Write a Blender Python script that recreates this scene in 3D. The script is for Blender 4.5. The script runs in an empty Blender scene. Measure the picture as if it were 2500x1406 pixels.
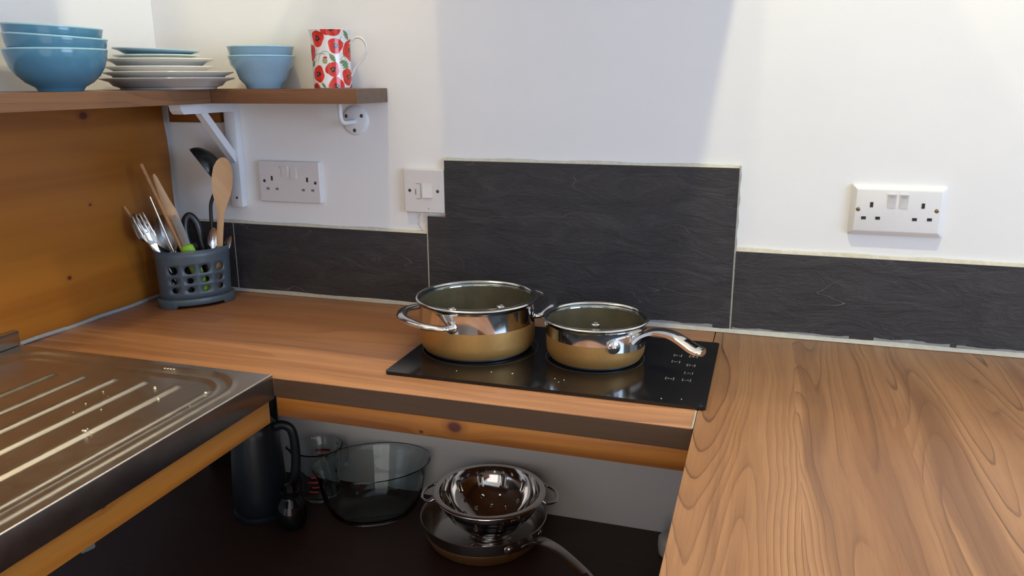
import bpy, bmesh, math, random
from mathutils import Vector, Matrix
random.seed(7)
PI = math.pi
SC = bpy.context.scene
COL = SC.collection
FLOOR = 0.9          # the worktop surface (z = 0 below) stands 0.9 m over the floor; everything is lifted at the end
# ------------------------------------------------------------------ camera
cam = bpy.data.cameras.new('camera')
cam.sensor_width = 36.0
cam.lens = 36.0 * 1949.0 / 2500.0
cam.clip_start = 0.02
camo = bpy.data.objects.new('camera', cam)
COL.objects.link(camo)
RGT = Vector((0.95258819, 0.30421238, -0.00552923))
UPV = Vector((-0.07173539, 0.24221299, 0.96756752))
FWD = Vector((-0.29568527, 0.92129675, -0.25255202))
m = Matrix((RGT, UPV, -FWD)).transposed().to_4x4()
m.translation = Vector((1.2439, -1.4702, 0.4529))
camo.matrix_world = m
SC.camera = camo
# ------------------------------------------------------------------ world, lights, exposure
w = bpy.data.worlds.new('daylight')
SC.world = w
w.use_nodes = True
w.node_tree.nodes['Background'].inputs['Color'].default_value = (0.72, 0.83, 1.0, 1)
w.node_tree.nodes['Background'].inputs['Strength'].default_value = 0.3
SC.view_settings.view_transform = 'Standard'
SC.view_settings.look = 'None'
SC.view_settings.gamma = 1.0
SC.view_settings.exposure = 0.0
SC.view_settings.use_curve_mapping = False

def lamp(name, kind, loc, energy, color, **kw):
    l = bpy.data.lights.new(name, kind)
    l.energy = energy
    l.color = color
    for k, v in kw.items():
        setattr(l, k, v)
    o = bpy.data.objects.new(name, l)
    o.location = loc
    COL.objects.link(o)
    return o
LY, LZ = -0.68, 1.94
LIGHTS = {'spot_a': (24.0, (1.0, 0.78, 0.38)), 'spot_b': (26.0, (1.0, 0.88, 0.62)), 'spot_c': (66.0, (1.0, 0.93, 0.56)),
          'window': (80.0, (0.52, 0.70, 1.0)), 'door': (12.5, (1.0, 0.88, 0.77))}
lamp('ceiling_spot', 'POINT', (0.57, LY, LZ), *LIGHTS['spot_a'], shadow_soft_size=0.022)
def aim(o, target):
    o.rotation_euler = (Vector(target) - o.location).to_track_quat('-Z', 'Y').to_euler()
aim(lamp('ceiling_spot', 'SPOT', (1.22, LY, LZ), *LIGHTS['spot_b'], shadow_soft_size=0.022, spot_size=math.radians(120), spot_blend=1.0), (0.10, -0.05, 0.50))
aim(lamp('ceiling_spot', 'SPOT', (1.36, LY, LZ), *LIGHTS['spot_c'], shadow_soft_size=0.022, spot_size=math.radians(150), spot_blend=1.0), (1.70, 0.0, 0.25))
wl = lamp('window_daylight', 'AREA', (4.19, -1.90, 0.70), *LIGHTS['window'], shape='RECTANGLE', size=1.4, size_y=1.8)
wl.rotation_euler = (0, PI / 2, 0)          # faces -x, into the room
dl = lamp('glazed_door_daylight', 'AREA', (1.5, -3.29, 0.25), *LIGHTS['door'], shape='RECTANGLE', size=1.5, size_y=2.1)
dl.rotation_euler = (PI / 2, 0, 0)          # faces +y

# ------------------------------------------------------------------ node helpers
class NT:
    def __init__(s, name):
        s.mat = bpy.data.materials.new(name)
        s.mat.use_nodes = True
        s.t = s.mat.node_tree
        s.b = s.t.nodes['Principled BSDF']
        s.out = s.t.nodes['Material Output']
    def n(s, kind, **kw):
        x = s.t.nodes.new(kind)
        for k, v in kw.items():
            setattr(x, k, v)
        return x
    def link(s, a, b):
        s.t.links.new(a, b)
    def put(s, sock, v):
        if isinstance(v, bpy.types.NodeSocket):
            s.link(v, sock)
        else:
            sock.default_value = v
    def m(s, op, a, b=0.0, c=0.0):
        x = s.n('ShaderNodeMath', operation=op)
        s.put(x.inputs[0], a); s.put(x.inputs[1], b); s.put(x.inputs[2], c)
        return x.outputs[0]
    def coord(s):
        return s.n('ShaderNodeTexCoord').outputs['Object']
    def sep(s, v):
        x = s.n('ShaderNodeSeparateXYZ'); s.link(v, x.inputs[0])
        return x.outputs
    def comb(s, a, b, c):
        x = s.n('ShaderNodeCombineXYZ')
        s.put(x.inputs[0], a); s.put(x.inputs[1], b); s.put(x.inputs[2], c)
        return x.outputs[0]
    def noise(s, vec, scale, detail=3, rough=0.5, dist=0.0):
        x = s.n('ShaderNodeTexNoise')
        s.link(vec, x.inputs['Vector'])
        x.inputs['Scale'].default_value = scale
        x.inputs['Detail'].default_value = detail
        x.inputs['Roughness'].default_value = rough
        x.inputs['Distortion'].default_value = dist
        return x.outputs['Fac']
    def ramp(s, fac, stops, interp='LINEAR'):
        x = s.n('ShaderNodeValToRGB')
        x.color_ramp.interpolation = interp
        e = x.color_ramp.elements
        while len(e) < len(stops):
            e.new(0.5)
        for i, (p, c) in enumerate(stops):
            e[i].position = p
            if not isinstance(c, tuple):
                c = (c, c, c)
            e[i].color = (c[0], c[1], c[2], 1)
        s.link(fac, x.inputs[0])
        return x.outputs['Color']
    def mix(s, fac, a, b, blend='MIX'):
        x = s.n('ShaderNodeMix', data_type='RGBA', blend_type=blend)
        s.put(x.inputs['Factor'], fac)
        for k, v in ((6, a), (7, b)):
            if isinstance(v, tuple):
                v = (v[0], v[1], v[2], 1)
            s.put(x.inputs[k], v)
        return x.outputs[2]
    def bump(s, h, strength, dist=0.002):
        x = s.n('ShaderNodeBump')
        x.inputs['Strength'].default_value = strength
        x.inputs['Distance'].default_value = dist
        s.link(h, x.inputs['Height'])
        s.link(x.outputs[0], s.b.inputs['Normal'])
    def base(s, c):
        s.put(s.b.inputs['Base Color'], (c[0], c[1], c[2], 1) if isinstance(c, tuple) else c)
    def set(s, **kw):
        for k, v in kw.items():
            s.put(s.b.inputs[{'rough': 'Roughness', 'metal': 'Metallic', 'spec': 'Specular IOR Level', 'trans': 'Transmission Weight',
                              'ior': 'IOR', 'coat': 'Coat Weight', 'coatr': 'Coat Roughness'}[k]], v)
        return s

def plain(name, c, rough=0.5, metal=0.0, var=0.06, vscale=40.0, **kw):
    """one colour with a little procedural mottling"""
    t = NT(name)
    f = t.noise(t.coord(), vscale, 4, 0.6)
    lo = tuple(max(0, x * (1 - var)) for x in c); hi = tuple(min(1, x * (1 + var)) for x in c)
    t.base(t.ramp(f, [(0.3, lo), (0.7, hi)]))
    t.set(rough=rough, metal=metal, **kw)
    return t.mat

def walnut(name, axis, plank, cols, cu=9.0, cv=0.45, lines=7.0, seed=0.0, bands=0.55, rough=0.42, line=0.7, off=0.0, tone=0.3):
    """printed walnut figure: contour lines of a stretched noise give flowing grain and cathedral arches, cut into strips;
    broad darker bands and fine pores run along it"""
    t = NT(name)
    p = t.sep(t.coord())
    ix = {'x': 0, 'y': 1, 'z': 2}
    v = p[ix[axis]]
    u = t.m('ADD', t.m('ADD', p[1] if axis == 'x' else p[0], p[2]), off)
    k = t.m('FLOOR', t.m('DIVIDE', u, plank))
    wn = t.n('ShaderNodeTexWhiteNoise', noise_dimensions='1D')
    t.link(t.m('ADD', k, seed), wn.inputs['W'])
    rs = t.sep(wn.outputs['Color'])
    sh = t.m('MULTIPLY', t.m('ADD', k, seed), 5.37)
    warp = t.noise(t.comb(t.m('MULTIPLY', u, 6.0), t.m('MULTIPLY', v, 3.0), sh), 1.0, 2, 0.5)
    uw = t.m('ADD', u, t.m('MULTIPLY', t.m('SUBTRACT', warp, 0.5), 0.035))
    f = t.noise(t.comb(t.m('MULTIPLY', uw, cu), t.m('MULTIPLY', v, cv), sh), 1.0, 1, 0.35)
    jig = t.noise(t.comb(t.m('MULTIPLY', u, 110.0), t.m('MULTIPLY', v, 9.0), 0.0), 1.0, 3, 0.65)
    g = t.m('FRACT', t.m('ADD', t.m('MULTIPLY', f, lines * 2.2), t.m('MULTIPLY', jig, 0.16)))
    band = t.noise(t.comb(t.m('MULTIPLY', uw, 26.0), t.m('MULTIPLY', v, 0.7), sh), 1.0, 3, 0.6, 0.3)
    wide = t.noise(t.comb(t.m('MULTIPLY', uw, 9.0), t.m('MULTIPLY', v, 0.5), t.m('ADD', sh, 3.0)), 1.0, 2, 0.5)
    fine = t.noise(t.comb(t.m('MULTIPLY', u, 330.0), t.m('MULTIPLY', v, 7.0), 0.0), 1.0, 3, 0.7)
    fade = t.ramp_f(t.noise(t.comb(t.m('MULTIPLY', u, 12.0), t.m('MULTIPLY', v, 1.6), 4.0), 1.0, 2, 0.5), 0.34, 0.62)
    light, mid, dark = cols
    c = t.mix(t.m('MULTIPLY', t.ramp_f(g, 0.25, 0.93), 0.55), light, mid)
    ln_ = t.m('MULTIPLY', t.ramp_f(g, 0.86, 0.95), t.ramp_f(g, 1.0, 0.965))
    c = t.mix(t.m('MULTIPLY', t.m('MULTIPLY', ln_, fade), line), c, dark)
    c = t.mix(t.m('MULTIPLY', t.ramp_f(wide, 0.45, 0.70), bands), c, mid)
    c = t.mix(t.m('MULTIPLY', t.ramp_f(band, 0.50, 0.66), bands * 0.9), c, tuple(0.55 * a + 0.45 * b for a, b in zip(mid, dark)))
    c = t.mix(t.m('MULTIPLY', t.ramp_f(band, 0.46, 0.30), 0.35), c, light)
    c = t.mix(t.m('MULTIPLY', t.ramp_f(fine, 0.48, 0.74), 0.30), c, dark)
    c = t.mix(t.m('MULTIPLY', rs[2], tone), c, mid)
    t.base(c)
    t.set(rough=rough)
    t.bump(fine, 0.05, 0.0005)
    return t.mat
def _rf(s, f, a, b):
    x = s.n('ShaderNodeMapRange')
    s.link(f, x.inputs[0]); x.inputs[1].default_value = a; x.inputs[2].default_value = b
    return x.outputs[0]
NT.ramp_f = _rf

def pine(name, axis, cols, knots=(), seed=0.0, rough=0.38, nscale=1.0):
    """orange varnished pine; knots = (across, along, radius) in the object's own coordinates (across = the coordinate named last)"""
    t = NT(name)
    p = t.sep(t.coord())
    v = p[{'x': 0, 'y': 1}[axis]]
    u = t.m('ADD', p[2], seed)
    wv = t.noise(t.comb(t.m('MULTIPLY', v, 1.6), t.m('MULTIPLY', u, 9.0), seed), 1.3, 2, 0.5)
    bend = None
    uu = u
    for (kv, ku, kr) in knots:
        dx = t.m('MULTIPLY', t.m('SUBTRACT', v, kv), 0.55)
        dz = t.m('SUBTRACT', p[2], ku)
        d = t.m('SQRT', t.m('ADD', t.m('MULTIPLY', dx, dx), t.m('MULTIPLY', dz, dz)))
        g = t.m('EXPONENT', t.m('MULTIPLY', d, -1.0 / (kr * 1.6)))
        uu = t.m('ADD', uu, t.m('MULTIPLY', g, 0.03))
        bend = (d, kr) if bend is None else bend
    ring = t.noise(t.comb(t.m('MULTIPLY', v, 0.9 * nscale), t.m('MULTIPLY', uu, 38.0 * nscale), wv), 1.0, 3, 0.55, 0.3)
    fine = t.noise(t.comb(t.m('MULTIPLY', v, 6.0), t.m('MULTIPLY', u, 300.0), 0.0), 1.0, 2, 0.6)
    c = t.ramp(ring, [(0.30, cols[0]), (0.52, cols[1]), (0.66, cols[2])])
    c = t.mix(t.m('MULTIPLY', t.ramp_f(fine, 0.5, 0.75), 0.18), c, cols[2])
    for (kv, ku, kr) in knots:
        dx = t.m('MULTIPLY', t.m('SUBTRACT', v, kv), 0.75)
        dz = t.m('SUBTRACT', p[2], ku)
        d = t.m('SQRT', t.m('ADD', t.m('MULTIPLY', dx, dx), t.m('MULTIPLY', dz, dz)))
        d = t.m('DIVIDE', d, kr)
        halo = t.ramp_f(d, 1.9, 0.95)
        c = t.mix(t.m('MULTIPLY', halo, 0.55), c, (0.20, 0.055, 0.012))
        core = t.ramp_f(d, 1.0, 0.6)
        c = t.mix(core, c, (0.085, 0.018, 0.010))
    t.base(c)
    t.set(rough=rough)
    return t.mat

def slate(name):
    t = NT(name)
    co = t.coord()
    p = t.sep(co)
    st = t.comb(t.m('MULTIPLY', p[0], 1.0), t.m('MULTIPLY', p[1], 1.0), t.m('MULTIPLY', p[2], 2.8))
    n1 = t.noise(st, 10.0, 7, 0.66, 0.8)
    n2 = t.noise(t.comb(p[0], p[1], t.m('MULTIPLY', p[2], 4.0)), 75.0, 5, 0.7)
    n4 = t.noise(co, 420.0, 2, 0.5)
    lines = None
    for (sc, thr, lo, off) in ((3.6, 0.0042, 0.56, 0.0), (7.0, 0.0050, 0.62, 7.0)):
        q = t.comb(t.m('ADD', p[0], off), p[1], t.m('MULTIPLY', p[2], 3.0))
        n3 = t.noise(q, sc, 3, 0.5, 0.35)
        mask = t.ramp_f(t.noise(q, sc * 1.7, 2, 0.5), lo, lo + 0.10)
        l = t.m('MULTIPLY', t.ramp_f(t.m('ABSOLUTE', t.m('SUBTRACT', n3, 0.5)), thr, thr * 0.25), mask)
        lines = l if lines is None else t.m('MAXIMUM', lines, l)
    c = t.ramp(n1, [(0.30, (0.022, 0.0205, 0.022)), (0.52, (0.034, 0.031, 0.033)), (0.70, (0.050, 0.046, 0.046))])
    c = t.mix(t.m('MULTIPLY', t.ramp_f(n2, 0.56, 0.72), 0.40), c, (0.080, 0.072, 0.068))
    c = t.mix(t.m('MULTIPLY', t.ramp_f(n4, 0.66, 0.74), 0.25), c, (0.12, 0.11, 0.10))
    c = t.mix(t.m('MULTIPLY', lines, 0.55), c, (0.16, 0.14, 0.115))
    t.base(c)
    t.set(rough=0.58)
    h = t.m('ADD', t.m('MULTIPLY', n1, 1.4), t.m('ADD', t.m('MULTIPLY', n2, 0.30), t.m('MULTIPLY', lines, -0.25)))
    t.bump(h, 0.65, 0.005)
    return t.mat

def paint(name, c):
    t = NT(name)
    co = t.coord()
    n1 = t.noise(co, 5.0, 4, 0.55)
    n2 = t.noise(co, 240.0, 3, 0.6)
    t.base(t.ramp(n1, [(0.3, tuple(x * 0.97 for x in c)), (0.7, c)]))
    t.set(rough=0.75)
    t.bump(t.m('ADD', t.m('MULTIPLY', n1, 1.2), t.m('MULTIPLY', n2, 0.05)), 0.25, 0.004)
    return t.mat

def thin_glass(name, tint, keep=0.9, edge=0.55, rough=0.02):
    """thin clear glass: mostly let through, mirror by Fresnel"""
    t = NT(name)
    tr = t.n('ShaderNodeBsdfTransparent'); tr.inputs[0].default_value = (*[x * keep for x in tint], 1)
    gl = t.n('ShaderNodeBsdfGlossy'); gl.inputs['Roughness'].default_value = rough
    lw = t.n('ShaderNodeLayerWeight'); lw.inputs[0].default_value = 0.5
    fr = t.m('ADD', 0.05, t.m('MULTIPLY', t.m('POWER', lw.outputs['Facing'], 5.0), 0.90))
    mx = t.n('ShaderNodeMixShader')
    t.link(fr, mx.inputs[0]); t.link(tr.outputs[0], mx.inputs[1]); t.link(gl.outputs[0], mx.inputs[2])
    t.link(mx.outputs[0], t.out.inputs['Surface'])
    return t.mat

def solid_glass(name, c, rough=0.0):
    t = NT(name)
    t.base(c)
    t.set(rough=rough, trans=1.0, ior=1.47)
    return t.mat

M = {}
M['wall'] = paint('white_wall_paint', (0.84, 0.83, 0.815))
M['ceiling'] = paint('white_ceiling_paint', (0.86, 0.86, 0.85))
M['floor'] = plain('grey_floor', (0.16, 0.13, 0.11), 0.6)
M['wal_r'] = walnut('walnut_laminate_along_y', 'y', 0.135, ((0.375, 0.200, 0.100), (0.215, 0.098, 0.046), (0.075, 0.032, 0.017)), 12.0, 0.85, 9.0, 3.0, 0.85, 0.36, 1.0, 0.045, 0.35)
M['wal_b'] = walnut('walnut_laminate_along_x', 'x', 0.50, ((0.43, 0.205, 0.092), (0.29, 0.125, 0.054), (0.145, 0.056, 0.026)), 10.0, 0.5, 5.0, 11.0, 0.75, 0.36, 0.4, 0.52)
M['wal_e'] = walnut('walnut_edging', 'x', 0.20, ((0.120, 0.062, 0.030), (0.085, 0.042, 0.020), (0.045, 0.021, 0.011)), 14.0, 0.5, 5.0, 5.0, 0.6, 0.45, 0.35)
M['wal_s'] = walnut('walnut_shelf', 'x', 0.20, ((0.235, 0.108, 0.048), (0.165, 0.072, 0.032), (0.08, 0.034, 0.016)), 16.0, 1.0, 5.0, 8.0, 0.5, 0.45, 0.4)
M['wal_sy'] = walnut('walnut_shelf_along_y', 'y', 0.20, ((0.205, 0.098, 0.045), (0.145, 0.065, 0.030), (0.08, 0.034, 0.016)), 14.0, 1.2, 7.0, 9.0, 0.5, 0.45, 0.5)
M['wal_end'] = plain('walnut_shelf_end', (0.15, 0.095, 0.062), 0.5, var=0.15, vscale=90)
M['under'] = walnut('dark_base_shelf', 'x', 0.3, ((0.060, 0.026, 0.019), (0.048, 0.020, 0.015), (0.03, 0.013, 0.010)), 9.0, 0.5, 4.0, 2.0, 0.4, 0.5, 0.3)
PC = ((0.47, 0.185, 0.030), (0.38, 0.135, 0.020), (0.27, 0.085, 0.012))
M['pine_panel'] = pine('varnished_pine_panel', 'y', ((0.340, 0.125, 0.015), (0.310, 0.108, 0.013), (0.262, 0.086, 0.010)), ((-0.2456, 0.391, 0.0085), (-0.2583, 0.2234, 0.003), (-0.33, 0.095, 0.004)), 0.3, 0.34, 0.45)
M['pine_rail'] = pine('varnished_pine_rail', 'x', PC, ((0.829, -0.0430, 0.0100), (0.775, -0.058, 0.0026)), 0.7, 0.4)
M['pine_rail_y'] = pine('varnished_pine_rail_along_y', 'y', PC, ((-0.80, -0.040, 0.003),), 1.7, 0.4)
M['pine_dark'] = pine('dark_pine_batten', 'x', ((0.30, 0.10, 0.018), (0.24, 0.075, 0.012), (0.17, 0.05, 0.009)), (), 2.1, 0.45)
M['slate'] = slate('black_slate_tile')
M['tile_cut'] = plain('tile_body', (0.50, 0.44, 0.35), 0.8)
M['grout'] = plain('grey_grout', (0.42, 0.41, 0.38), 0.85, var=0.15, vscale=120)
M['grout_beige'] = plain('beige_tile_adhesive', (0.60, 0.55, 0.44), 0.85, var=0.12, vscale=120)
M['sealant'] = plain('grey_sealant', (0.26, 0.265, 0.27), 0.5, var=0.12, vscale=90)
M['sealant_white'] = plain('off_white_sealant', (0.40, 0.385, 0.36), 0.5, var=0.1, vscale=90)
def brushed(name, c, r0, r1, scale, stretch):
    t = NT(name)
    p = t.sep(t.coord())
    f = t.noise(t.comb(t.m('MULTIPLY', p[0], stretch[0]), t.m('MULTIPLY', p[1], stretch[1]), t.m('MULTIPLY', p[2], stretch[2])), scale, 4, 0.65)
    g = t.noise(t.coord(), 11.0, 4, 0.6)
    t.base(t.ramp(g, [(0.3, tuple(x * 0.8 for x in c)), (0.7, c)]))
    t.set(metal=1.0)
    t.put(t.b.inputs['Roughness'], t.m('ADD', r0, t.m('MULTIPLY', f, r1 - r0)))
    t.bump(f, 0.04, 0.0006)
    return t.mat
M['steel'] = brushed('worn_stainless_sink', (0.62, 0.58, 0.52), 0.22, 0.42, 60.0, (1, 1, 1))
M['chrome'] = brushed('polished_steel', (0.78, 0.76, 0.74), 0.05, 0.11, 30.0, (1, 1, 1))
M['chrome_soft'] = brushed('satin_steel', (0.66, 0.64, 0.62), 0.16, 0.26, 40.0, (1, 1, 1))
M['lip'] = brushed('dark_reflection_steel', (0.30, 0.28, 0.27), 0.25, 0.40, 40.0, (1, 1, 1))  # sink steel darkened to stand for the dark reflection on the lip
M['edge'] = brushed('edge_glint_steel', (0.80, 0.77, 0.72), 0.30, 0.45, 40.0, (1, 1, 1))  # paler steel that paints the bright highlight along the lip edge
M['dark_steel'] = brushed('grey_blade_steel', (0.22, 0.19, 0.16), 0.40, 0.55, 40.0, (1, 1, 1))
M['gold'] = plain('matt_gold_enamel', (0.50, 0.275, 0.082), 0.46, 0.55, 0.05, 120)
M['pan_in'] = plain('bronze_nonstick', (0.36, 0.285, 0.165), 0.30, 0.45, 0.2, 20)
M['pan_base'] = plain('dark_pan_base', (0.05, 0.055, 0.065), 0.35, 0.5)
M['hob'] = plain('black_hob_glass', (0.006, 0.006, 0.007), 0.13, 0.0, 0.2, 20)
M['hob_edge'] = plain('black_hob_edge', (0.012, 0.011, 0.011), 0.3)
M['print'] = plain('pale_grey_print', (0.42, 0.43, 0.43), 0.6)
M['print_dim'] = plain('dim_zone_print', (0.09, 0.095, 0.10), 0.5)
M['bowl_blue'] = plain('mid_blue_glaze', (0.080, 0.225, 0.340), 0.14, 0, 0.05, 15)
M['bowl_sky'] = plain('pale_blue_glaze', (0.275, 0.435, 0.55), 0.16, 0, 0.04, 15)
M['rim_blue'] = plain('pale_turquoise_rim', (0.33, 0.57, 0.65), 0.16, 0, 0.04, 15)
M['plate_blue'] = plain('light_blue_glaze', (0.29, 0.45, 0.55), 0.15, 0, 0.04, 15)
M['plate_mint'] = plain('pale_mint_glaze', (0.50, 0.60, 0.58), 0.15, 0, 0.04, 15)
M['plate_white'] = plain('white_glaze', (0.70, 0.68, 0.63), 0.15, 0, 0.04, 15)
M['plate_cream'] = plain('cream_glaze', (0.60, 0.57, 0.51), 0.15, 0, 0.04, 15)
M['plate_grey'] = plain('warm_grey_glaze', (0.42, 0.40, 0.375), 0.2, 0, 0.06, 15)
M['china'] = plain('white_bone_china', (0.80, 0.775, 0.74), 0.12, 0, 0.02, 15)
M['poppy'] = plain('poppy_red_print', (0.66, 0.030, 0.014), 0.14, 0, 0.22, 160)
M['poppy_dark'] = plain('poppy_black_print', (0.055, 0.012, 0.016), 0.14, 0, 0.3, 160)
M['olive'] = plain('seed_head_print', (0.23, 0.20, 0.09), 0.14)
M['leaf'] = plain('leaf_green_print', (0.17, 0.26, 0.12), 0.14, 0, 0.25, 160)
M['bud'] = plain('bud_green_print', (0.33, 0.34, 0.15), 0.14, 0, 0.2, 160)
M['caddy'] = plain('slate_grey_plastic', (0.062, 0.082, 0.098), 0.38, 0, 0.05, 60)
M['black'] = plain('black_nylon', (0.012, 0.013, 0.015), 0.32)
M['black_gloss'] = plain('glossy_black_glaze', (0.006, 0.006, 0.007), 0.05)
M['lime'] = plain('lime_green_plastic', (0.27, 0.56, 0.012), 0.4)
M['wood_light'] = walnut('beech_wood', 'z', 0.5, ((0.60, 0.355, 0.175), (0.54, 0.31, 0.145), (0.40, 0.21, 0.09)), 20.0, 1.0, 3.0, 4.0, 0.3, 0.55, 0.2)
M['wood_mid'] = walnut('stained_beech', 'z', 0.5, ((0.42, 0.20, 0.072), (0.34, 0.15, 0.05), (0.22, 0.09, 0.03)), 20.0, 1.0, 3.0, 6.0, 0.3, 0.55, 0.2)
M['white_plastic'] = plain('white_moulded_plastic', (0.78, 0.765, 0.745), 0.3, 0, 0.015, 20)
M['ivory_plastic'] = plain('ivory_moulded_plastic', (0.70, 0.67, 0.655), 0.38, 0, 0.02, 20)
M['slot'] = plain('dark_slot', (0.02, 0.018, 0.016), 0.7)
M['slot_soft'] = plain('grey_shutter', (0.20, 0.19, 0.18), 0.6)
M['brass'] = plain('aged_brass_screw', (0.30, 0.25, 0.14), 0.35, 0.9, 0.3, 300)
M['screw'] = plain('dull_screw', (0.16, 0.15, 0.145), 0.4, 0.8, 0.3, 300)
M['red_print'] = plain('small_red_print', (0.55, 0.05, 0.04), 0.5)
M['faded_mark'] = plain('faded_red_mark', (0.52, 0.33, 0.30), 0.5)
M['bronze'] = plain('dark_bronze_enamel', (0.26, 0.125, 0.045), 0.42, 0.5, 0.08, 60)
M['rocker'] = plain('shaded_white_rocker', (0.62, 0.605, 0.595), 0.3)  # white plastic toned grey for the shade on pressed rockers
M['gloss_white'] = plain('white_gloss_paint', (0.74, 0.76, 0.78), 0.4, 0, 0.03, 20)
M['lid_glass'] = thin_glass('clear_lid_glass', (0.90, 0.95, 0.93), 0.80)
M['glass'] = solid_glass('clear_oven_glass', (0.90, 0.96, 0.97))
M['kettle'] = plain('navy_charcoal_plastic', (0.013, 0.017, 0.023), 0.35, 0, 0.08, 20)
M['pale_tag'] = plain('pale_green_scrap', (0.13, 0.15, 0.13), 0.7)
M['crumb'] = plain('cream_crumb', (0.80, 0.74, 0.58), 0.7)
M['rear'] = paint('rear_wall_paint', (0.62, 0.60, 0.57))

# ------------------------------------------------------------------ mesh helpers
def finish(name, bm, mats, parent=None, smooth=35, loc=None):
    bmesh.ops.remove_doubles(bm, verts=bm.verts, dist=1e-6)
    bmesh.ops.recalc_face_normals(bm, faces=bm.faces)
    me = bpy.data.meshes.new(name)
    bm.to_mesh(me); bm.free()
    for x in (mats if isinstance(mats, (list, tuple)) else [mats]):
        me.materials.append(x)
    if smooth:
        me.shade_smooth()
        me.set_sharp_from_angle(angle=math.radians(smooth))
    o = bpy.data.objects.new(name, me)
    COL.objects.link(o)
    if parent: o.parent = parent
    if loc: o.location = loc
    return o
def tag(o, label, cat, group=None, kind=None):
    o['label'] = label; o['category'] = cat
    if group: o['group'] = group
    if kind: o['kind'] = kind
    return o
def thing(name, label, cat, loc=(0, 0, 0), group=None):
    o = bpy.data.objects.new(name, None)
    o.empty_display_size = 0.02
    COL.objects.link(o); o.location = loc
    return tag(o, label, cat, group)
def struct(o):
    o['kind'] = 'structure'
    return o
def add_box(bm, a, b, bevel=0.0, seg=2, mi=0):
    c = [(x + y) / 2 for x, y in zip(a, b)]; s = [abs(y - x) for x, y in zip(a, b)]
    r = bmesh.ops.create_cube(bm, size=1.0, matrix=Matrix.Translation(c) @ Matrix.Diagonal((*s, 1)))
    vs = r['verts']
    fs = {f for v in vs for f in v.link_faces}
    for f in fs: f.material_index = mi
    if bevel:
        es = list({e for v in vs for e in v.link_edges})
        rb = bmesh.ops.bevel(bm, geom=es, offset=bevel, segments=seg, affect='EDGES', profile=0.5)
        for f in rb['faces']: f.material_index = mi
def box(name, a, b, mat, parent=None, bevel=0.0):
    bm = bmesh.new(); add_box(bm, a, b, bevel)
    return finish(name, bm, mat, parent)
def add_lathe(bm, prof, seg=48, mat4=None, mi=0, ry=1.0):
    """profile (r, z) turned round z; mi = a material index or one per profile step"""
    rings = []
    for (r, z) in prof:
        if r < 1e-6:
            rings.append([bm.verts.new((0, 0, z))])
        else:
            rings.append([bm.verts.new((r * math.cos(2 * PI * k / seg), ry * r * math.sin(2 * PI * k / seg), z)) for k in range(seg)])
    for i in range(len(rings) - 1):
        a, b = rings[i], rings[i + 1]
        mm = mi[i] if isinstance(mi, (list, tuple)) else mi
        for k in range(seg):
            k2 = (k + 1) % seg
            if len(a) == 1 and len(b) == 1: continue
            if len(a) == 1: f = bm.faces.new((a[0], b[k2], b[k]))
            elif len(b) == 1: f = bm.faces.new((a[k], a[k2], b[0]))
            else: f = bm.faces.new((a[k], a[k2], b[k2], b[k]))
            f.material_index = mm
    if mat4 is not None:
        bmesh.ops.transform(bm, matrix=mat4, verts=[v for r in rings for v in r])
def lathe(name, prof, mat, parent=None, seg=48, mi=0, ry=1.0, smooth=35):
    bm = bmesh.new(); add_lathe(bm, prof, seg, None, mi, ry)
    return finish(name, bm, mat, parent, smooth)
def smooth_path(pts, n=6, closed=False):
    pts = [Vector(p) for p in pts]
    out = []
    L = len(pts)
    for i in range(L if closed else L - 1):
        if closed: p0, p1, p2, p3 = pts[i - 1], pts[i], pts[(i + 1) % L], pts[(i + 2) % L]
        else: p0, p1, p2, p3 = pts[max(i - 1, 0)], pts[i], pts[i + 1], pts[min(i + 2, L - 1)]
        for k in range(n):
            t = k / n
            out.append(0.5 * ((2 * p1) + (-p0 + p2) * t + (2 * p0 - 5 * p1 + 4 * p2 - p3) * t * t + (-p0 + 3 * p1 - 3 * p2 + p3) * t ** 3))
    if not closed: out.append(pts[-1])
    return out
def add_tube(bm, path, rad, seg=10, cap=True, closed=False, squash=None, up=None, mi=0):
    """sweep a round (or squashed: (a, b) half sizes, b along 'up') section along path; rad may be a list"""
    P = [Vector(p) for p in path]
    n = len(P)
    rings = []
    ref = Vector(up) if up else None
    prev = None
    for i in range(n):
        if closed: t = P[(i + 1) % n] - P[i - 1]
        else: t = P[min(i + 1, n - 1)] - P[max(i - 1, 0)]
        t.normalize()
        if ref is not None: a = ref - t * ref.dot(t)
        elif prev is None:
            a = Vector((0, 0, 1)) if abs(t.z) < 0.9 else Vector((1, 0, 0)); a = a - t * a.dot(t)
        else: a = prev - t * prev.dot(t)
        a.normalize(); prev = a
        b = t.cross(a)
        r = rad[i] if isinstance(rad, (list, tuple)) else rad
        ra, rb = (r, r) if not squash else (r * squash[1], r * squash[0])
        rings.append([bm.verts.new(P[i] + a * (ra * math.sin(2 * PI * k / seg)) + b * (rb * math.cos(2 * PI * k / seg))) for k in range(seg)])
    m_ = n if closed else n - 1
    for i in range(m_):
        A, B = rings[i], rings[(i + 1) % n]
        for k in range(seg):
            f = bm.faces.new((A[k], A[(k + 1) % seg], B[(k + 1) % seg], B[k])); f.material_index = mi
    if cap and not closed:
        bm.faces.new(list(reversed(rings[0]))).material_index = mi; bm.faces.new(rings[-1]).material_index = mi
def tube(name, path, rad, mat, parent=None, seg=10, **kw):
    bm = bmesh.new(); add_tube(bm, path, rad, seg, **kw)
    return finish(name, bm, mat, parent, 50)
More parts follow.
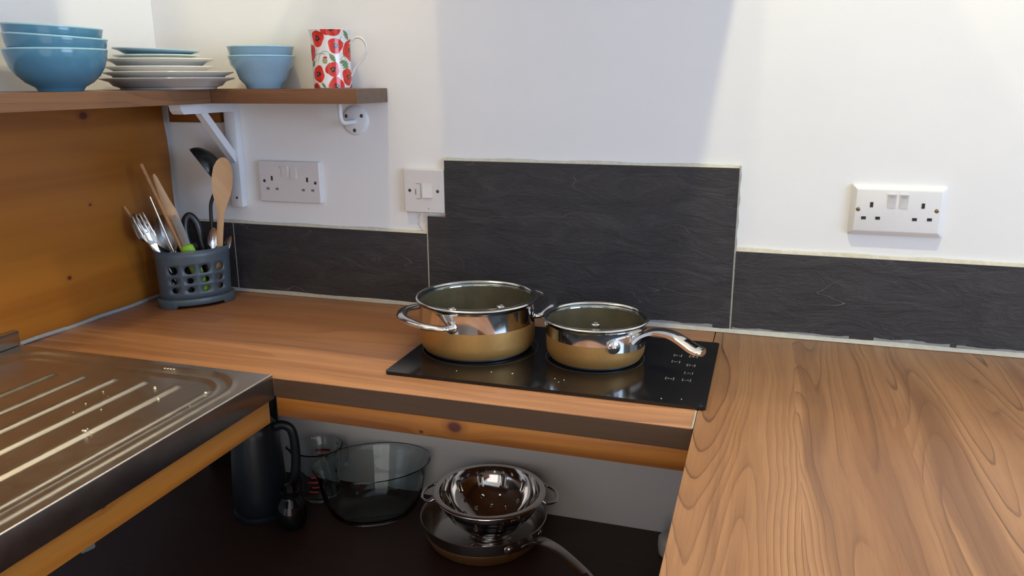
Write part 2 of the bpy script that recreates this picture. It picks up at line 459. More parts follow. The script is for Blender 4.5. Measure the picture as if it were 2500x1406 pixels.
def add_prism(bm, poly, d, frame=None, mi=0, mis=None):
    """polygon (list of 2-D points) extruded along its normal by d; frame maps (u, v, w) to space"""
    fr = frame or Matrix.Identity(4)
    a = [bm.verts.new(fr @ Vector((p[0], p[1], 0))) for p in poly]
    b = [bm.verts.new(fr @ Vector((p[0], p[1], d))) for p in poly]
    f = bm.faces.new(list(reversed(a))); f.material_index = mi
    f = bm.faces.new(b); f.material_index = mi
    for k in range(len(poly)):
        k2 = (k + 1) % len(poly)
        f = bm.faces.new((a[k], a[k2], b[k2], b[k])); f.material_index = mi if mis is None else mis
# frame: u -> +x, v -> +z, w -> -y  (a plate on the rear wall, thickness towards the room)
def wallframe(x, z, y=0.0):
    return Matrix(((1, 0, 0, x), (0, 0, -1, y), (0, 1, 0, z), (0, 0, 0, 1)))
def dup(o, parent=None, label=None):
    c = o.copy(); COL.objects.link(c)
    if parent: c.parent = parent
    if label: c['label'] = label
    for ch in list(o.children): dup(ch, c)
    return c
def rng(a, b, n):
    return [a + (b - a) * i / (n - 1) for i in range(n)]

# ================================================================== the setting
CEIL = 2.05
wall = box('wall_back', (-0.12, 0.0, -FLOOR), (4.3, 0.10, CEIL), M['wall']); struct(wall)
struct(box('wall_left', (-0.12, -3.40, -FLOOR), (-0.0275, -0.0, CEIL), M['wall']))
struct(box('floor', (-0.12, -3.40, -FLOOR - 0.1), (4.3, 0.10, -FLOOR), M['floor']))
struct(box('ceiling', (-0.12, -3.40, CEIL), (4.3, 0.10, CEIL + 0.1), M['ceiling']))
# right wall with its window opening, rear wall with a glazed door opening
def holed(name, axis, pos, thick, a, b, hole, mat):
    bm = bmesh.new()
    (u0, u1), (z0, z1) = a, b
    (h0, h1), (k0, k1) = hole
    for (p, q, r, s) in ((u0, h0, z0, z1), (h1, u1, z0, z1), (h0, h1, z0, k0), (h0, h1, k1, z1)):
        if q - p < 1e-4 or s - r < 1e-4: continue
        if axis == 'x': add_box(bm, (pos, p, r), (pos + thick, q, s))
        else: add_box(bm, (p, pos, r), (q, pos + thick, s))
    return struct(finish(name, bm, mat))
holed('wall_right', 'x', 4.2, 0.1, (-3.3, 0.0), (-FLOOR, CEIL), ((-2.8, -1.0), (0.0, 1.4)), M['rear'])
holed('wall_rear', 'y', -3.40, 0.1, (-0.0275, 4.2), (-FLOOR, CEIL), ((0.75, 2.25), (-0.8, 1.3)), M['rear'])
wf = bmesh.new()
for (p, q, r, s) in ((-2.8, -2.73, 0.0, 1.4), (-1.07, -1.0, 0.0, 1.4), (-2.73, -1.07, 0.0, 0.07), (-2.73, -1.07, 1.33, 1.4), (-1.94, -1.86, 0.07, 1.33)):
    add_box(wf, (4.2, p, r), (4.23, q, s))
struct(finish('window_1', wf, M['gloss_white']))
wf = bmesh.new()
for (p, q, r, s) in ((0.75, 0.83, -0.8, 1.3), (2.17, 2.25, -0.8, 1.3), (0.83, 2.17, -0.8, -0.72), (0.83, 2.17, 1.22, 1.3), (1.45, 1.55, -0.72, 1.22)):
    add_box(wf, (p, -3.33, r), (q, -3.30, s))
struct(finish('door_1', wf, M['gloss_white']))
# extractor canopy with its chimney over the hob, wall units over the sink: above the frame, they shade the wall
bm = bmesh.new()
add_box(bm, (0.61, -0.50, 0.94), (1.2196, -0.0005, 0.985)); add_box(bm, (0.80, -0.24, 0.985), (1.03, -0.0005, CEIL - 0.0005))
struct(finish('extractor_canopy', bm, M['wall']))
struct(box('wall_unit', (-0.0270, -1.60, 0.90), (0.32, -0.354, CEIL - 0.0005), M['wall']))

# ------------------------------------------------------------------ slate tiles on the rear wall
TT = 0.010
def tile(name, poly):
    bm = bmesh.new()
    add_prism(bm, poly, TT, wallframe(0, 0, -0.0005), 0, 1)
    o = finish(name, bm, [M['slate'], M['tile_cut']], wall, 0)
    return o
ZB = 0.005
tile('tile', [(0.0005, ZB), (0.1335, ZB), (0.1335, 0.1525), (0.0005, 0.1525)])
tile('tile', [(0.1358, ZB), (0.5956, ZB), (0.5956, 0.1525), (0.1358, 0.1525)])
tile('tile', [(0.5980, ZB), (1.1955, ZB), (1.1955, 0.3004), (0.6368, 0.3004), (0.6368, 0.1885), (0.5980, 0.1885)])
tile('tile', [(1.1985, ZB), (1.80, ZB), (1.80, 0.1522), (1.1985, 0.1522)])
def ragged(name, x0, x1, z0, h, jit, depth, mat, step=0.008, y=-0.0004):
    """a bead of grout with an uneven upper edge"""
    bm = bmesh.new()
    n = max(3, int((x1 - x0) / step))
    ph = random.random() * 9
    top = [(x0 + (x1 - x0) * k / n, z0 + h + jit * (0.55 * math.sin(k * 0.31 + ph) + 0.6 * (random.random() - 0.5))) for k in range(n + 1)]
    for k in range(n):
        a, b = top[k], top[k + 1]
        v = [bm.verts.new((x, yy, z)) for (x, yy, z) in ((a[0], y - depth, z0), (b[0], y - depth, z0), (b[0], y - depth * 0.75, b[1]), (a[0], y - depth * 0.75, a[1]))]
        bm.faces.new(v)
        u = [bm.verts.new((x, y, z)) for (x, z) in ((a[0], a[1]), (b[0], b[1]))]
        bm.faces.new((v[3], v[2], u[1], u[0]))
    return finish(name, bm, mat, wall, 30)
ragged('grout', 0.005, 0.596, 0.1527, 0.0042, 0.0018, 0.0075, M['grout_beige'])
ragged('grout', 0.637, 1.196, 0.3006, 0.0045, 0.0016, 0.0075, M['grout_beige'])
ragged('grout', 1.199, 1.80, 0.1524, 0.0048, 0.0016, 0.0075, M['grout_beige'])
box('grout', (0.1336, -0.0090, ZB), (0.1357, -0.0003, 0.1527), M['grout'], wall)
box('grout', (0.5957, -0.0092, ZB), (0.5979, -0.0003, 0.192), M['grout_beige'], wall)
box('grout', (1.1956, -0.0096, ZB), (1.1984, -0.0003, 0.154), M['grout'], wall)
bm = bmesh.new()
pts = [(1.1956, 0.154)] + [(1.1984 + 0.0008 * math.sin(k * 1.3) + 0.0006 * random.random(), 0.154 + 0.150 * k / 18) for k in range(19)] + [(1.1956, 0.3045)]
add_prism(bm, pts, 0.0090, wallframe(0, 0, -0.0003))
finish('grout', bm, M['grout'], wall, 0)
bm = bmesh.new()
pts = [(0.596, 0.157), (0.5975, 0.157), (0.5975, 0.194), (0.570, 0.194)] + [(0.5775 + 0.002 * math.sin(k * 2.1), 0.192 - 0.004 * k) for k in range(8)] + [(0.583, 0.158)]
add_prism(bm, pts, 0.0025, wallframe(0, 0, -0.0003)); finish('plaster_patch', bm, M['wall'], wall, 0)
# sealant along the foot of the tiles: a pale bead on the worktop and grey smears on the tile
bm = bmesh.new()
n = 150
pr = []
for k in range(n + 1):
    x = 0.016 + (1.80 - 0.016) * k / n
    j = 0.0007 * math.sin(k * 0.37) + 0.0006 * (random.random() - 0.5)
    pr.append([bm.verts.new(q) for q in ((x, -0.0108, 0.0068 + j), (x, -0.0135, 0.0055 + j), (x, -0.0180 - j, 0.0006), (x, -0.0108, 0.0004))])
for k in range(n):
    for q in range(3):
        bm.faces.new((pr[k][q], pr[k][q + 1], pr[k + 1][q + 1], pr[k + 1][q]))
finish('sealant', bm, M['sealant_white'], wall, 40)
def smear(x0, x1, h, seed):
    random.seed(seed)
    bm = bmesh.new()
    n = int((x1 - x0) / 0.006)
    pts = [(x0, 0.0065), (x1, 0.0065)] + [(x1 - (x1 - x0) * k / n, 0.0068 + h * (0.75 + 0.25 * math.sin(k * 0.5 + seed)) + 0.0012 * random.random()) for k in range(n + 1)]
    add_prism(bm, pts, 0.0006, wallframe(0, 0, -0.0104)); finish('sealant', bm, M['sealant'], wall, 0)
smear(1.04, 1.165, 0.005, 1); smear(1.20, 1.40, 0.0035, 2); smear(1.44, 1.56, 0.006, 3); smear(1.57, 1.78, 0.0035, 4)
random.seed(11)

# ------------------------------------------------------------------ worktops, rails, base shelf
t = thing('worktop', 'walnut-effect worktop along the back wall, carrying the black hob', 'worktop')
def top_board(name, x0, x1, y0, y1, mtop, medge, parent, thick=0.031):
    bm = bmesh.new(); add_box(bm, (x0, y0, -thick), (x1, y1, 0.0), 0.0012, 2)
    return finish(name, bm, mtop, parent, 40)
top_board('top_panel', 0.001, 1.1712, -0.4585, -0.0012, M['wal_b'], None, t)
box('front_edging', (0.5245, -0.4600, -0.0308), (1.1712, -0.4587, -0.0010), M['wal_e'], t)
bm = bmesh.new(); add_box(bm, (1.1700, -0.4598, 0.0001), (1.1722, -0.398, 0.0011), 0.0004, 1)
finish('sealant_bead', bm, M['sealant_white'], t)
t = thing('worktop', 'bare walnut-effect worktop with arched grain, running towards the viewer at the right', 'worktop')
top_board('top_panel', 1.1726, 2.30, -1.40, -0.0012, M['wal_r'], None, t)
box('support_panel', (1.215, -1.38, -FLOOR + 0.0005), (1.233, -0.002, -0.0315), M['pine_rail_y'], t)
box('support_panel', (2.27, -1.38, -FLOOR + 0.0005), (2.288, -0.002, -0.0315), M['pine_rail_y'], t)
r = box('pine_rail', (0.5260, -0.4597, -0.0640), (1.2140, -0.4400, -0.0315), M['pine_rail'], None, 0.001)
tag(r, 'orange pine rail with a dark knot, under the front edge of the hob worktop', 'rail')
bm = bmesh.new()
add_box(bm, (0.490, -1.40, -0.078), (0.5125, -0.4605, -0.0345), 0.0015)
r = finish('pine_rail', bm, M['pine_rail_y']); tag(r, 'orange pine rail below the front lip of the steel sink', 'rail')
s = thing('base_shelf', 'dark brown wooden shelf below the worktop, holding the kettle and pans', 'shelf')
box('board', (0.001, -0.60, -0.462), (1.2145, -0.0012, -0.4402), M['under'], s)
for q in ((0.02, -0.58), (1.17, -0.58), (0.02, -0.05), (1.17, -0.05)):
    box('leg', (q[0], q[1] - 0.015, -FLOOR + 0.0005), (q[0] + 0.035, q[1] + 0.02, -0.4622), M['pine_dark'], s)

# ------------------------------------------------------------------ pine panel on the left wall, with sealant at its foot
p = thing('wall_panel', 'orange varnished pine panel lining the left wall under the shelf', 'panel')
bm = bmesh.new()
ed = [(-0.0285 + 0.0008 * math.sin(k * 0.9), 0.0006 + (0.409 - 0.0006) * k / 22) for k in range(23)]
ed = [((y if z < 0.335 else y - 0.006 * math.sin((z - 0.335) / 0.074 * 1.5)), z) for (y, z) in ed]
poly = [(-1.60, 0.0006)] + ed + [(-1.60, 0.409)]
fr = Matrix(((0, 0, 1, -0.0270), (1, 0, 0, 0), (0, 1, 0, 0), (0, 0, 0, 1)))
add_prism(bm, poly, 0.0270, fr)
finish('panel_board', bm, M['pine_panel'], p, 30)
bm = bmesh.new()
add_tube(bm, [(0.0018, y, 0.0026 + 0.0008 * math.sin(y * 40) + (0.0012 if y < -0.36 else 0)) for y in rng(-0.462, -0.028, 40)], 0.0042, 8)
finish('sealant_bead', bm, M['sealant'], p, 50)
b = box('batten', (0.0, -0.016, 0.368), (0.1290, -0.0005, 0.4095), M['pine_dark'], None, 0.001)
tag(b, 'short dark orange batten on the back wall behind the white bracket', 'batten')

# ------------------------------------------------------------------ stainless sink drainer
sk = thing('sink_drainer', 'stainless steel sink drainer with six raised ribs and crumbs', 'sink')
X0, X1, Y0, Y1 = 0.0035, 0.523, -1.30, -0.4605
RX = [0.1747, 0.2308, 0.2870, 0.3421, 0.4032, 0.4663]
RY = [-0.545, -0.5405, -0.5365, -0.533, -0.532, -0.538]
def sdrr(x, y, cx, cy, hx, hy, r):
    qx, qy = abs(x - cx) - hx + r, abs(y - cy) - hy + r
    return math.hypot(max(qx, 0), max(qy, 0)) + min(max(qx, qy), 0) - r
def sst(a, b, x):
    t_ = min(1, max(0, (x - a) / (b - a))); return t_ * t_ * (3 - 2 * t_)
def sink_h(x, y):
    d = sdrr(x, y, 0.262, -0.976, 0.238, 0.498, 0.075)      # outer shoulder
    d2 = sdrr(x, y, 0.262, -0.976, 0.216, 0.476, 0.060)     # inner step
    z = 0.0052
    z += 0.0022 * math.exp(-(d / 0.0035) ** 2)
    z -= 0.0030 * (1 - sst(-0.010, -0.001, d))
    z += 0.0014 * math.exp(-((d2 - 0.001) / 0.003) ** 2)
    z -= 0.0026 * (1 - sst(-0.008, 0.0, d2))
    for rx, ry in zip(RX, RY):
        e = min(1, max(0, (ry - y) / 0.006)) if y < ry else 0
        dx = (x - rx) / 0.0062
        if abs(dx) < 2.5: z += 0.0042 * math.exp(-dx ** 4) * (e ** 0.5)
    return z
bm = bmesh.new()
xs = rng(X0, X1, 190)
ys = rng(Y1, -0.62, 80) + rng(-0.625, Y0, 120)
g = [[bm.verts.new((x, y, sink_h(x, y))) for x in xs] for y in ys]
for i in range(len(ys) - 1):
    for k in range(len(xs) - 1):
        bm.faces.new((g[i][k], g[i + 1][k], g[i + 1][k + 1], g[i][k + 1]))
finish('drainer', bm, M['steel'], sk, 60)
bm = bmesh.new()
add_box(bm, (0.5215, Y0, -0.0340), (0.5236, Y1 - 0.0005, 0.0055), 0.0009, 2)
finish('front_lip', bm, M['lip'], sk)
bm = bmesh.new(); add_tube(bm, [(0.5222, Y0, 0.0056), (0.5222, -0.9, 0.0056), (0.5222, Y1 - 0.0008, 0.0056)], 0.0017, 8)
finish('edge_glint', bm, M['edge'], sk, 60)  # thin bright bead added as the highlight along the edge
up = bmesh.new(); add_box(up, (0.0005, Y0, 0.0058), (0.0120, Y1 - 0.002, 0.0330), 0.0015, 2)
us = finish('upstand', up, M['chrome_soft'], sk)
up = bmesh.new(); add_box(up, (0.0035, Y1 - 0.0021, 0.010), (0.0100, Y1 - 0.0016, 0.027)); finish('open_end', up, M['slot'], us)
up = bmesh.new()
for k in range(4):
    add_lathe(up, [(0.0, 0.0008), (0.0016, 0.0006), (0.0019, 0.0)], 8, Matrix.Translation((0.339 + 0.0055 * k, -0.4858 + 0.0004 * k, 0.0052)))
finish('stamped_mark', up, M['crumb'], sk)
# worktop-side carcass below the sink
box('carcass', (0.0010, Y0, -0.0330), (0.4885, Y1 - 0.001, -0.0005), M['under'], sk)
bm = bmesh.new()
spots = [(0.470, -0.553, 0.0028), (0.374, -0.549, 0.0024), (0.378, -0.5535, 0.0026), (0.411, -0.585, 0.0022), (0.413, -0.5866, 0.002), (0.335, -0.60, 0.0015), (0.398, -0.71, 0.0022),
         (0.405, -0.713, 0.0028), (0.41, -0.709, 0.0018), (0.402, -0.706, 0.0016), (0.322, -0.63, 0.0016), (0.33, -0.66, 0.0014), (0.36, -0.64, 0.0013), (0.48, -0.60, 0.0012), (0.31, -0.585, 0.0016)]
for (x, y, r) in spots:
    bmesh.ops.create_icosphere(bm, subdivisions=1, radius=r, matrix=Matrix.Translation((x, y, sink_h(x, y) + r * 0.55)) @ Matrix.Rotation(random.random() * 3, 4, 'X') @ Matrix.Diagonal((1, 0.7, 0.6, 1)))
tag(finish('crumbs', bm, M['crumb'], None, 0), 'cream crumbs scattered over the steel drainer', 'crumbs', None, 'stuff')
bm = bmesh.new()
fr = Matrix(((0, 0, 1, 0.4995), (1, 0, 0, 0), (0, 1, 0, 0), (0, 0, 0, 1)))
add_prism(bm, [(-0.832, -0.0783), (-0.809, -0.0783), (-0.8095, -0.092), (-0.820, -0.0905), (-0.829, -0.0885)], 0.0008, fr)
tag(finish('paper_scrap', bm, M['pale_tag'], None, 0), 'small grey-green scrap hanging under the sink rail', 'scrap')

# ------------------------------------------------------------------ wall shelf (two boards forming an L) and its supports
SZ, SB = 0.438, 0.411
s = thing('wall_shelf', 'brown shelf board on the left wall, carrying big blue bowls and plates', 'shelf')
box('board', (-0.0270, -1.60, SB), (0.1978, -0.0012, SZ), M['wal_sy'], s, 0.0008)
box('edging', (0.1979, -1.60, SB + 0.0002), (0.1992, -0.1275, SZ - 0.0003), M['wal_sy'], s)
s = thing('wall_shelf', 'short brown shelf board on the back wall, carrying small bowls and the mug', 'shelf')
box('board', (0.1994, -0.1255, SB), (0.5152, -0.0012, SZ), M['wal_s'], s, 0.0008)
box('edging', (0.1994, -0.1269, SB + 0.0002), (0.5165, -0.1256, SZ - 0.0003), M['wal_s'], s)
box('end_cap', (0.5153, -0.1255, SB + 0.0003), (0.5165, -0.0016, SZ - 0.0003), M['wal_end'], s)
b = thing('shelf_bracket', 'white wooden triangular bracket under the shelf corner', 'bracket')
box('wall_post', (0.1425, -0.0190, 0.190), (0.1700, -0.0005, 0.4105), M['gloss_white'], b, 0.0012)
bm = bmesh.new()
fr = Matrix(((0, 0, 1, 0.1425), (1, 0, 0, 0), (0, 1, 0, 0), (0, 0, 0, 1)))
add_prism(bm, [(-0.0195, 0.3915), (-0.0195, 0.4105), (-0.181, 0.4105), (-0.178, 0.398), (-0.171, 0.3915)], 0.0265, fr)
finish('top_arm', bm, M['gloss_white'], b, 20)
bm = bmesh.new()
fr = Matrix(((0, 0, 1, 0.1480), (1, 0, 0, 0), (0, 1, 0, 0), (0, 0, 0, 1)))
add_prism(bm, [(-0.0195, 0.285), (-0.0195, 0.310), (-0.094, 0.3912), (-0.115, 0.3912)], 0.0150, fr)
finish('strut', bm, M['gloss_white'], b, 20)
bm = bmesh.new(); add_lathe(bm, [(0, 0.0006), (0.0024, 0.0004), (0.0028, 0)], 12, Matrix.Translation((0.157, -0.0190, 0.210)) @ Matrix.Rotation(PI / 2, 4, 'X'))
finish('screw', bm, M['slot'], b)
# round wall flange with its bent rod
b = thing('rod_bracket', 'white round metal bracket with bent rod under the shelf end', 'bracket', (0.4425, 0, 0.3755))
bm = bmesh.new(); add_lathe(bm, [(0.0, 0.0055), (0.022, 0.0052), (0.0275, 0.0035), (0.0305, 0.0006), (0.0305, 0.0003)], 40, Matrix.Rotation(PI / 2, 4, 'X'))
finish('flange', bm, M['gloss_white'], b)
tube('rod', smooth_path([(0.0, -0.003, -0.003), (0.0, -0.025, -0.003), (0.0, -0.048, -0.0025), (0.0, -0.057, 0.003), (0.0, -0.0595, 0.013), (0.0, -0.0600, 0.0353)], 5), 0.0045, M['gloss_white'], b, 12)
for (x, z) in ((-0.0175, 0.008), (0.0165, 0.0085), (-0.0005, -0.020)):
    bm = bmesh.new(); add_lathe(bm, [(0, 0.0012), (0.002, 0.001), (0.0036, 0.0005), (0.0040, 0)], 12, Matrix.Translation((x, -0.0050, z)) @ Matrix.Rotation(PI / 2, 4, 'X'))
    sc = finish('screw', bm, M['screw'], b)
    bm = bmesh.new(); add_lathe(bm, [(0, 0.0004), (0.0014, 0.0003)], 6, Matrix.Translation((x, -0.0061, z)) @ Matrix.Rotation(PI / 2, 4, 'X')); finish('recess', bm, M['slot'], sc)

# ------------------------------------------------------------------ sockets and switch
def rrect(w, h, r, n=5):
    pts = []
    for (cx, cy, a0) in ((w - r, r, -PI / 2), (w - r, h - r, 0), (r, h - r, PI / 2), (r, r, PI)):
        for k in range(n + 1):
            a = a0 + PI / 2 * k / n
            pts.append((cx + r * math.cos(a), cy + r * math.sin(a)))
    return pts
def bevel_plate(name, W, H, outer_r, steps, mat, parent):
    """plate on the wall: steps = (inset, depth) from the wall outwards"""
    bm = bmesh.new()
    rings = []
    for (ins, d) in steps:
        poly = rrect(W - 2 * ins, H - 2 * ins, max(outer_r - ins, 0.0008))
        rings.append([bm.verts.new((p[0] + ins, -d, p[1] + ins)) for p in poly])
    for a, b in zip(rings, rings[1:]):
        for k in range(len(a)):
            k2 = (k + 1) % len(a); bm.faces.new((a[k], a[k2], b[k2], b[k]))
    bm.faces.new(rings[-1]); bm.faces.new(list(reversed(rings[0])))
    return finish(name, bm, mat, parent, 40)
def pin(parent, x, z, w, h, y, mat, name='pin_hole'):
    return box(name, (x - w / 2, y - 0.0004, z - h / 2), (x + w / 2, y, z + h / 2), mat, parent)
def screw(parent, x, z, y, r, mat):
    bm = bmesh.new(); add_lathe(bm, [(0, 0.0006), (r * 0.75, 0.0006), (r, 0.0)], 16, Matrix.Translation((x, y, z)) @ Matrix.Rotation(PI / 2, 4, 'X'))
    o = finish('screw', bm, mat, parent)
    box('slot', (x - r * 0.7, y - 0.0009, z - 0.0004), (x + r * 0.7, y - 0.00055, z + 0.0004), M['slot'], o)
def rocker(parent, x, z, w, h, y, tilt, mat, red=None):
    bm = bmesh.new()
    d1, d2 = (0.0028, 0.0010) if tilt > 0 else (0.0010, 0.0028)
    a = [(x - w / 2, y, z - h / 2), (x + w / 2, y, z - h / 2), (x + w / 2, y, z + h / 2), (x - w / 2, y, z + h / 2)]
    b = [(x - w / 2, y - d2, z - h / 2), (x + w / 2, y - d2, z - h / 2), (x + w / 2, y - 0.0006 - 0.0004, z + h * 0.15), (x + w / 2, y - d1, z + h / 2), (x - w / 2, y - d1, z + h / 2), (x - w / 2, y - 0.0006 - 0.0004, z + h * 0.15)]
    A = [bm.verts.new(v) for v in a]; B = [bm.verts.new(v) for v in b]
    bm.faces.new((B[0], B[1], B[2], B[5])); bm.faces.new((B[5], B[2], B[3], B[4]))
    bm.faces.new((A[0], A[1], B[1], B[0])); bm.faces.new((A[3], B[4], B[3], A[2]))
    bm.faces.new((A[1], A[2], B[3], B[2], B[1])); bm.faces.new((A[0], B[0], B[5], B[4], A[3]))
    o = finish('rocker', bm, mat, parent, 15)
    if red: box('mark', (x - w * 0.32, y - max(d1, d2) - 0.0001, z + h / 2 - 0.0028), (x + w * 0.32, y - max(d1, d2) + 0.0006, z + h / 2 - 0.0020), M['faded_mark'], o)
    return o
# right double socket (raised, with sloping shoulders)
s = thing('double_socket', 'white double socket with sloped edges and brass screws, above the right worktop', 'socket', (1.3811, -0.0003, 0.1930))
bevel_plate('faceplate', 0.146, 0.086, 0.004, [(0.0, 0.0), (0.0, 0.0028), (0.0012, 0.0042), (0.0065, 0.0110), (0.0090, 0.0120)], M['white_plastic'], s)
YF = -0.0121
for (x, z) in ((0.0323, 0.0527), (0.111, 0.0535)): pin(s, x, z, 0.0048, 0.0086, YF, M['slot'])
for (x, z) in ((0.0218, 0.0299), (0.0438, 0.0302), (0.1003, 0.0304), (0.1227, 0.0311)): pin(s, x, z, 0.0072, 0.0050, YF, M['slot'])
for (x, z) in ((0.0121, 0.0442), (0.132, 0.0459)): screw(s, x, z, YF + 0.0002, 0.0038, M['brass'])
for x in (0.0630, 0.0815): rocker(s, x, 0.0597, 0.0125, 0.0230, YF + 0.0002, 1, M['rocker'], True)
# left double socket (flat square plate)
s = thing('double_socket', 'flat ivory double socket on the wall below the short shelf', 'socket', (0.2110, -0.0003, 0.2039))
bevel_plate('faceplate', 0.146, 0.086, 0.002, [(0.0, 0.0), (0.0, 0.0085), (0.0012, 0.0100)], M['ivory_plastic'], s)
YF = -0.0101
for (x, z) in ((0.0315, 0.0497), (0.1166, 0.0489)): pin(s, x, z, 0.0040, 0.0095, YF, M['slot'])
for (x, z) in ((0.0203, 0.0276), (0.0425, 0.0275), (0.106, 0.0271), (0.1285, 0.0271)): pin(s, x, z, 0.0068, 0.0048, YF, M['slot_soft'])
for (x, z) in ((0.0128, 0.0439), (0.1356, 0.0427)): screw(s, x, z, YF + 0.0002, 0.0036, M['screw'])
rocker(s, 0.0637, 0.0640, 0.0150, 0.0240, YF + 0.0002, 1, M['ivory_plastic'])
rocker(s, 0.0845, 0.0620, 0.0135, 0.0230, YF + 0.0002, -1, M['ivory_plastic'])
# single fused switch
s = thing('fused_switch', 'ivory fused switch plate at the top left corner of the tall tile', 'switch', (0.5491, -0.0003, 0.1955))
bevel_plate('faceplate', 0.086, 0.086, 0.002, [(0.0, 0.0), (0.0, 0.0095), (0.0012, 0.0110)], M['ivory_plastic'], s)
YF = -0.0111
rocker(s, 0.0500, 0.0442, 0.0190, 0.0270, YF + 0.0002, -1, M['white_plastic'])
bm = bmesh.new()
for (a, b, c, d) in ((0.0245, 0.0265, 0.036, 0.047), (0.0262, 0.0362, 0.0575, 0.0583), (0.0362, 0.0370, 0.028, 0.058), (0.0262, 0.0362, 0.0272, 0.0280)):
    add_box(bm, (a, YF - 0.0003, c), (b, YF + 0.0001, d))
finish('fuse_holder', bm, M['slot_soft'], s)
for (x, z) in ((0.0126, 0.0440), (0.0730, 0.0437)): screw(s, x, z, YF + 0.0002, 0.0036, M['screw'])
pin(s, 0.0525, 0.0085, 0.0015, 0.0015, YF, M['slot'], 'mark')

# ------------------------------------------------------------------ hob
HX0, HX1, HY0, HY1 = 0.6854, 1.1838, -0.0983, -0.3951
h = thing('hob', 'black glass two-zone hob set on the back worktop under the pans', 'hob')
bm = bmesh.new()
add_prism(bm, [(HX0 + p_[0], HY1 + p_[1]) for p_ in rrect(HX1 - HX0, HY0 - HY1, 0.006)], 0.0038, Matrix.Translation((0, 0, 0.0022)))
finish('glass_top', bm, M['hob'], h, 30)
bm = bmesh.new()
add_prism(bm, [(HX0 + 0.002 + p_[0], HY1 + 0.002 + p_[1]) for p_ in rrect(HX1 - HX0 - 0.004, HY0 - HY1 - 0.004, 0.005)], 0.0020, Matrix.Translation((0, 0, 0.0002)))
finish('frame', bm, M['hob_edge'], h, 30)
def ring_print(x, y, r, wd):
    bm = bmesh.new()
    add_lathe(bm, [(r - wd, 0.00605), (r - wd, 0.0061), (r, 0.0061), (r, 0.00605)], 96, Matrix.Translation((x, y, 0)))
    finish('zone_ring', bm, M['print_dim'], h, 0)
ring_print(0.990, -0.2300, 0.082, 0.0010)
ring_print(0.790, -0.2360, 0.1000, 0.0010)
icons = ((1.1219, -0.1864, 0), (1.1472, -0.1851, 1), (1.1221, -0.2177, 2), (1.1473, -0.2282, 3), (1.1471, -0.265, 4), (1.1217, -0.2968, 5), (1.1471, -0.2964, 6))
for (x, y, k) in icons:
    bm = bmesh.new()
    W, H = 0.0062, 0.0046
    zz0, zz1 = 0.00602, 0.00612
    def bar(a, b, c, d): add_box(bm, (x + a, y + c, zz0), (x + b, y + d, zz1))
    for sx in (-1, 1):
        bar(sx * W - 0.0004, sx * W + 0.0004, -H, H)
        for sy in (-1, 1): bar(sx * W - (0.0018 if sx > 0 else 0), sx * W + (0.0018 if sx < 0 else 0), sy * H - 0.0004, sy * H + 0.0004)
    if k in (0, 3): bar(-0.0036, -0.0006, -0.0022, -0.0014); bar(-0.0036, -0.0006, 0.0014, 0.0022); bar(0.0012, 0.0038, -0.0004, 0.0004)
    if k == 1: bar(-0.001, 0.001, -0.002, 0.002); bar(-0.0032, 0.0032, -0.0022, -0.0016); bar(-0.0032, -0.0026, -0.0022, 0.0018)
    if k == 2: bar(-0.0036, 0.0036, 0.0006, 0.0012); bar(-0.003, 0.001, -0.0018, -0.0012)
    if k == 4: bar(-0.0034, -0.0008, -0.0018, -0.0012); bar(-0.0006, 0.0000, -0.0026, 0.0026); bar(0.001, 0.0036, -0.0026, -0.0020); bar(0.001, 0.0036, 0.0014, 0.002)
    if k == 5: bar(-0.0036, 0.0004, -0.0005, 0.0005); bar(-0.0030, -0.0016, -0.0014, 0.0014); bar(0.0014, 0.0036, -0.002, -0.0014); bar(0.0014, 0.0036, 0.001, 0.0016)
    if k == 6: bar(0.0002, 0.0038, -0.001, 0.001); bar(0.0012, 0.0028, -0.0016, 0.0016); bar(-0.0036, -0.0008, -0.002, -0.0014)
    finish('touch_symbol', bm, M['print'], h, 0)['kind'] = 'stuff'

bm = bmesh.new()
for (x, y, r) in ((0.850, -0.352, 0.0013), (0.884, -0.349, 0.0016), (0.953, -0.350, 0.0011), (0.968, -0.352, 0.0012), (0.962, -0.362, 0.001), (0.795, -0.362, 0.0009), (1.12, -0.382, 0.0011), (1.148, -0.376, 0.001)):
    bmesh.ops.create_icosphere(bm, subdivisions=1, radius=r, matrix=Matrix.Translation((x, y, 0.0061 + r * 0.5)) @ Matrix.Diagonal((1, 0.8, 0.5, 1)))
tag(finish('crumbs', bm, M['crumb'], None, 0), 'tiny pale crumbs scattered on the black hob in front of the pans', 'crumbs', None, 'stuff')

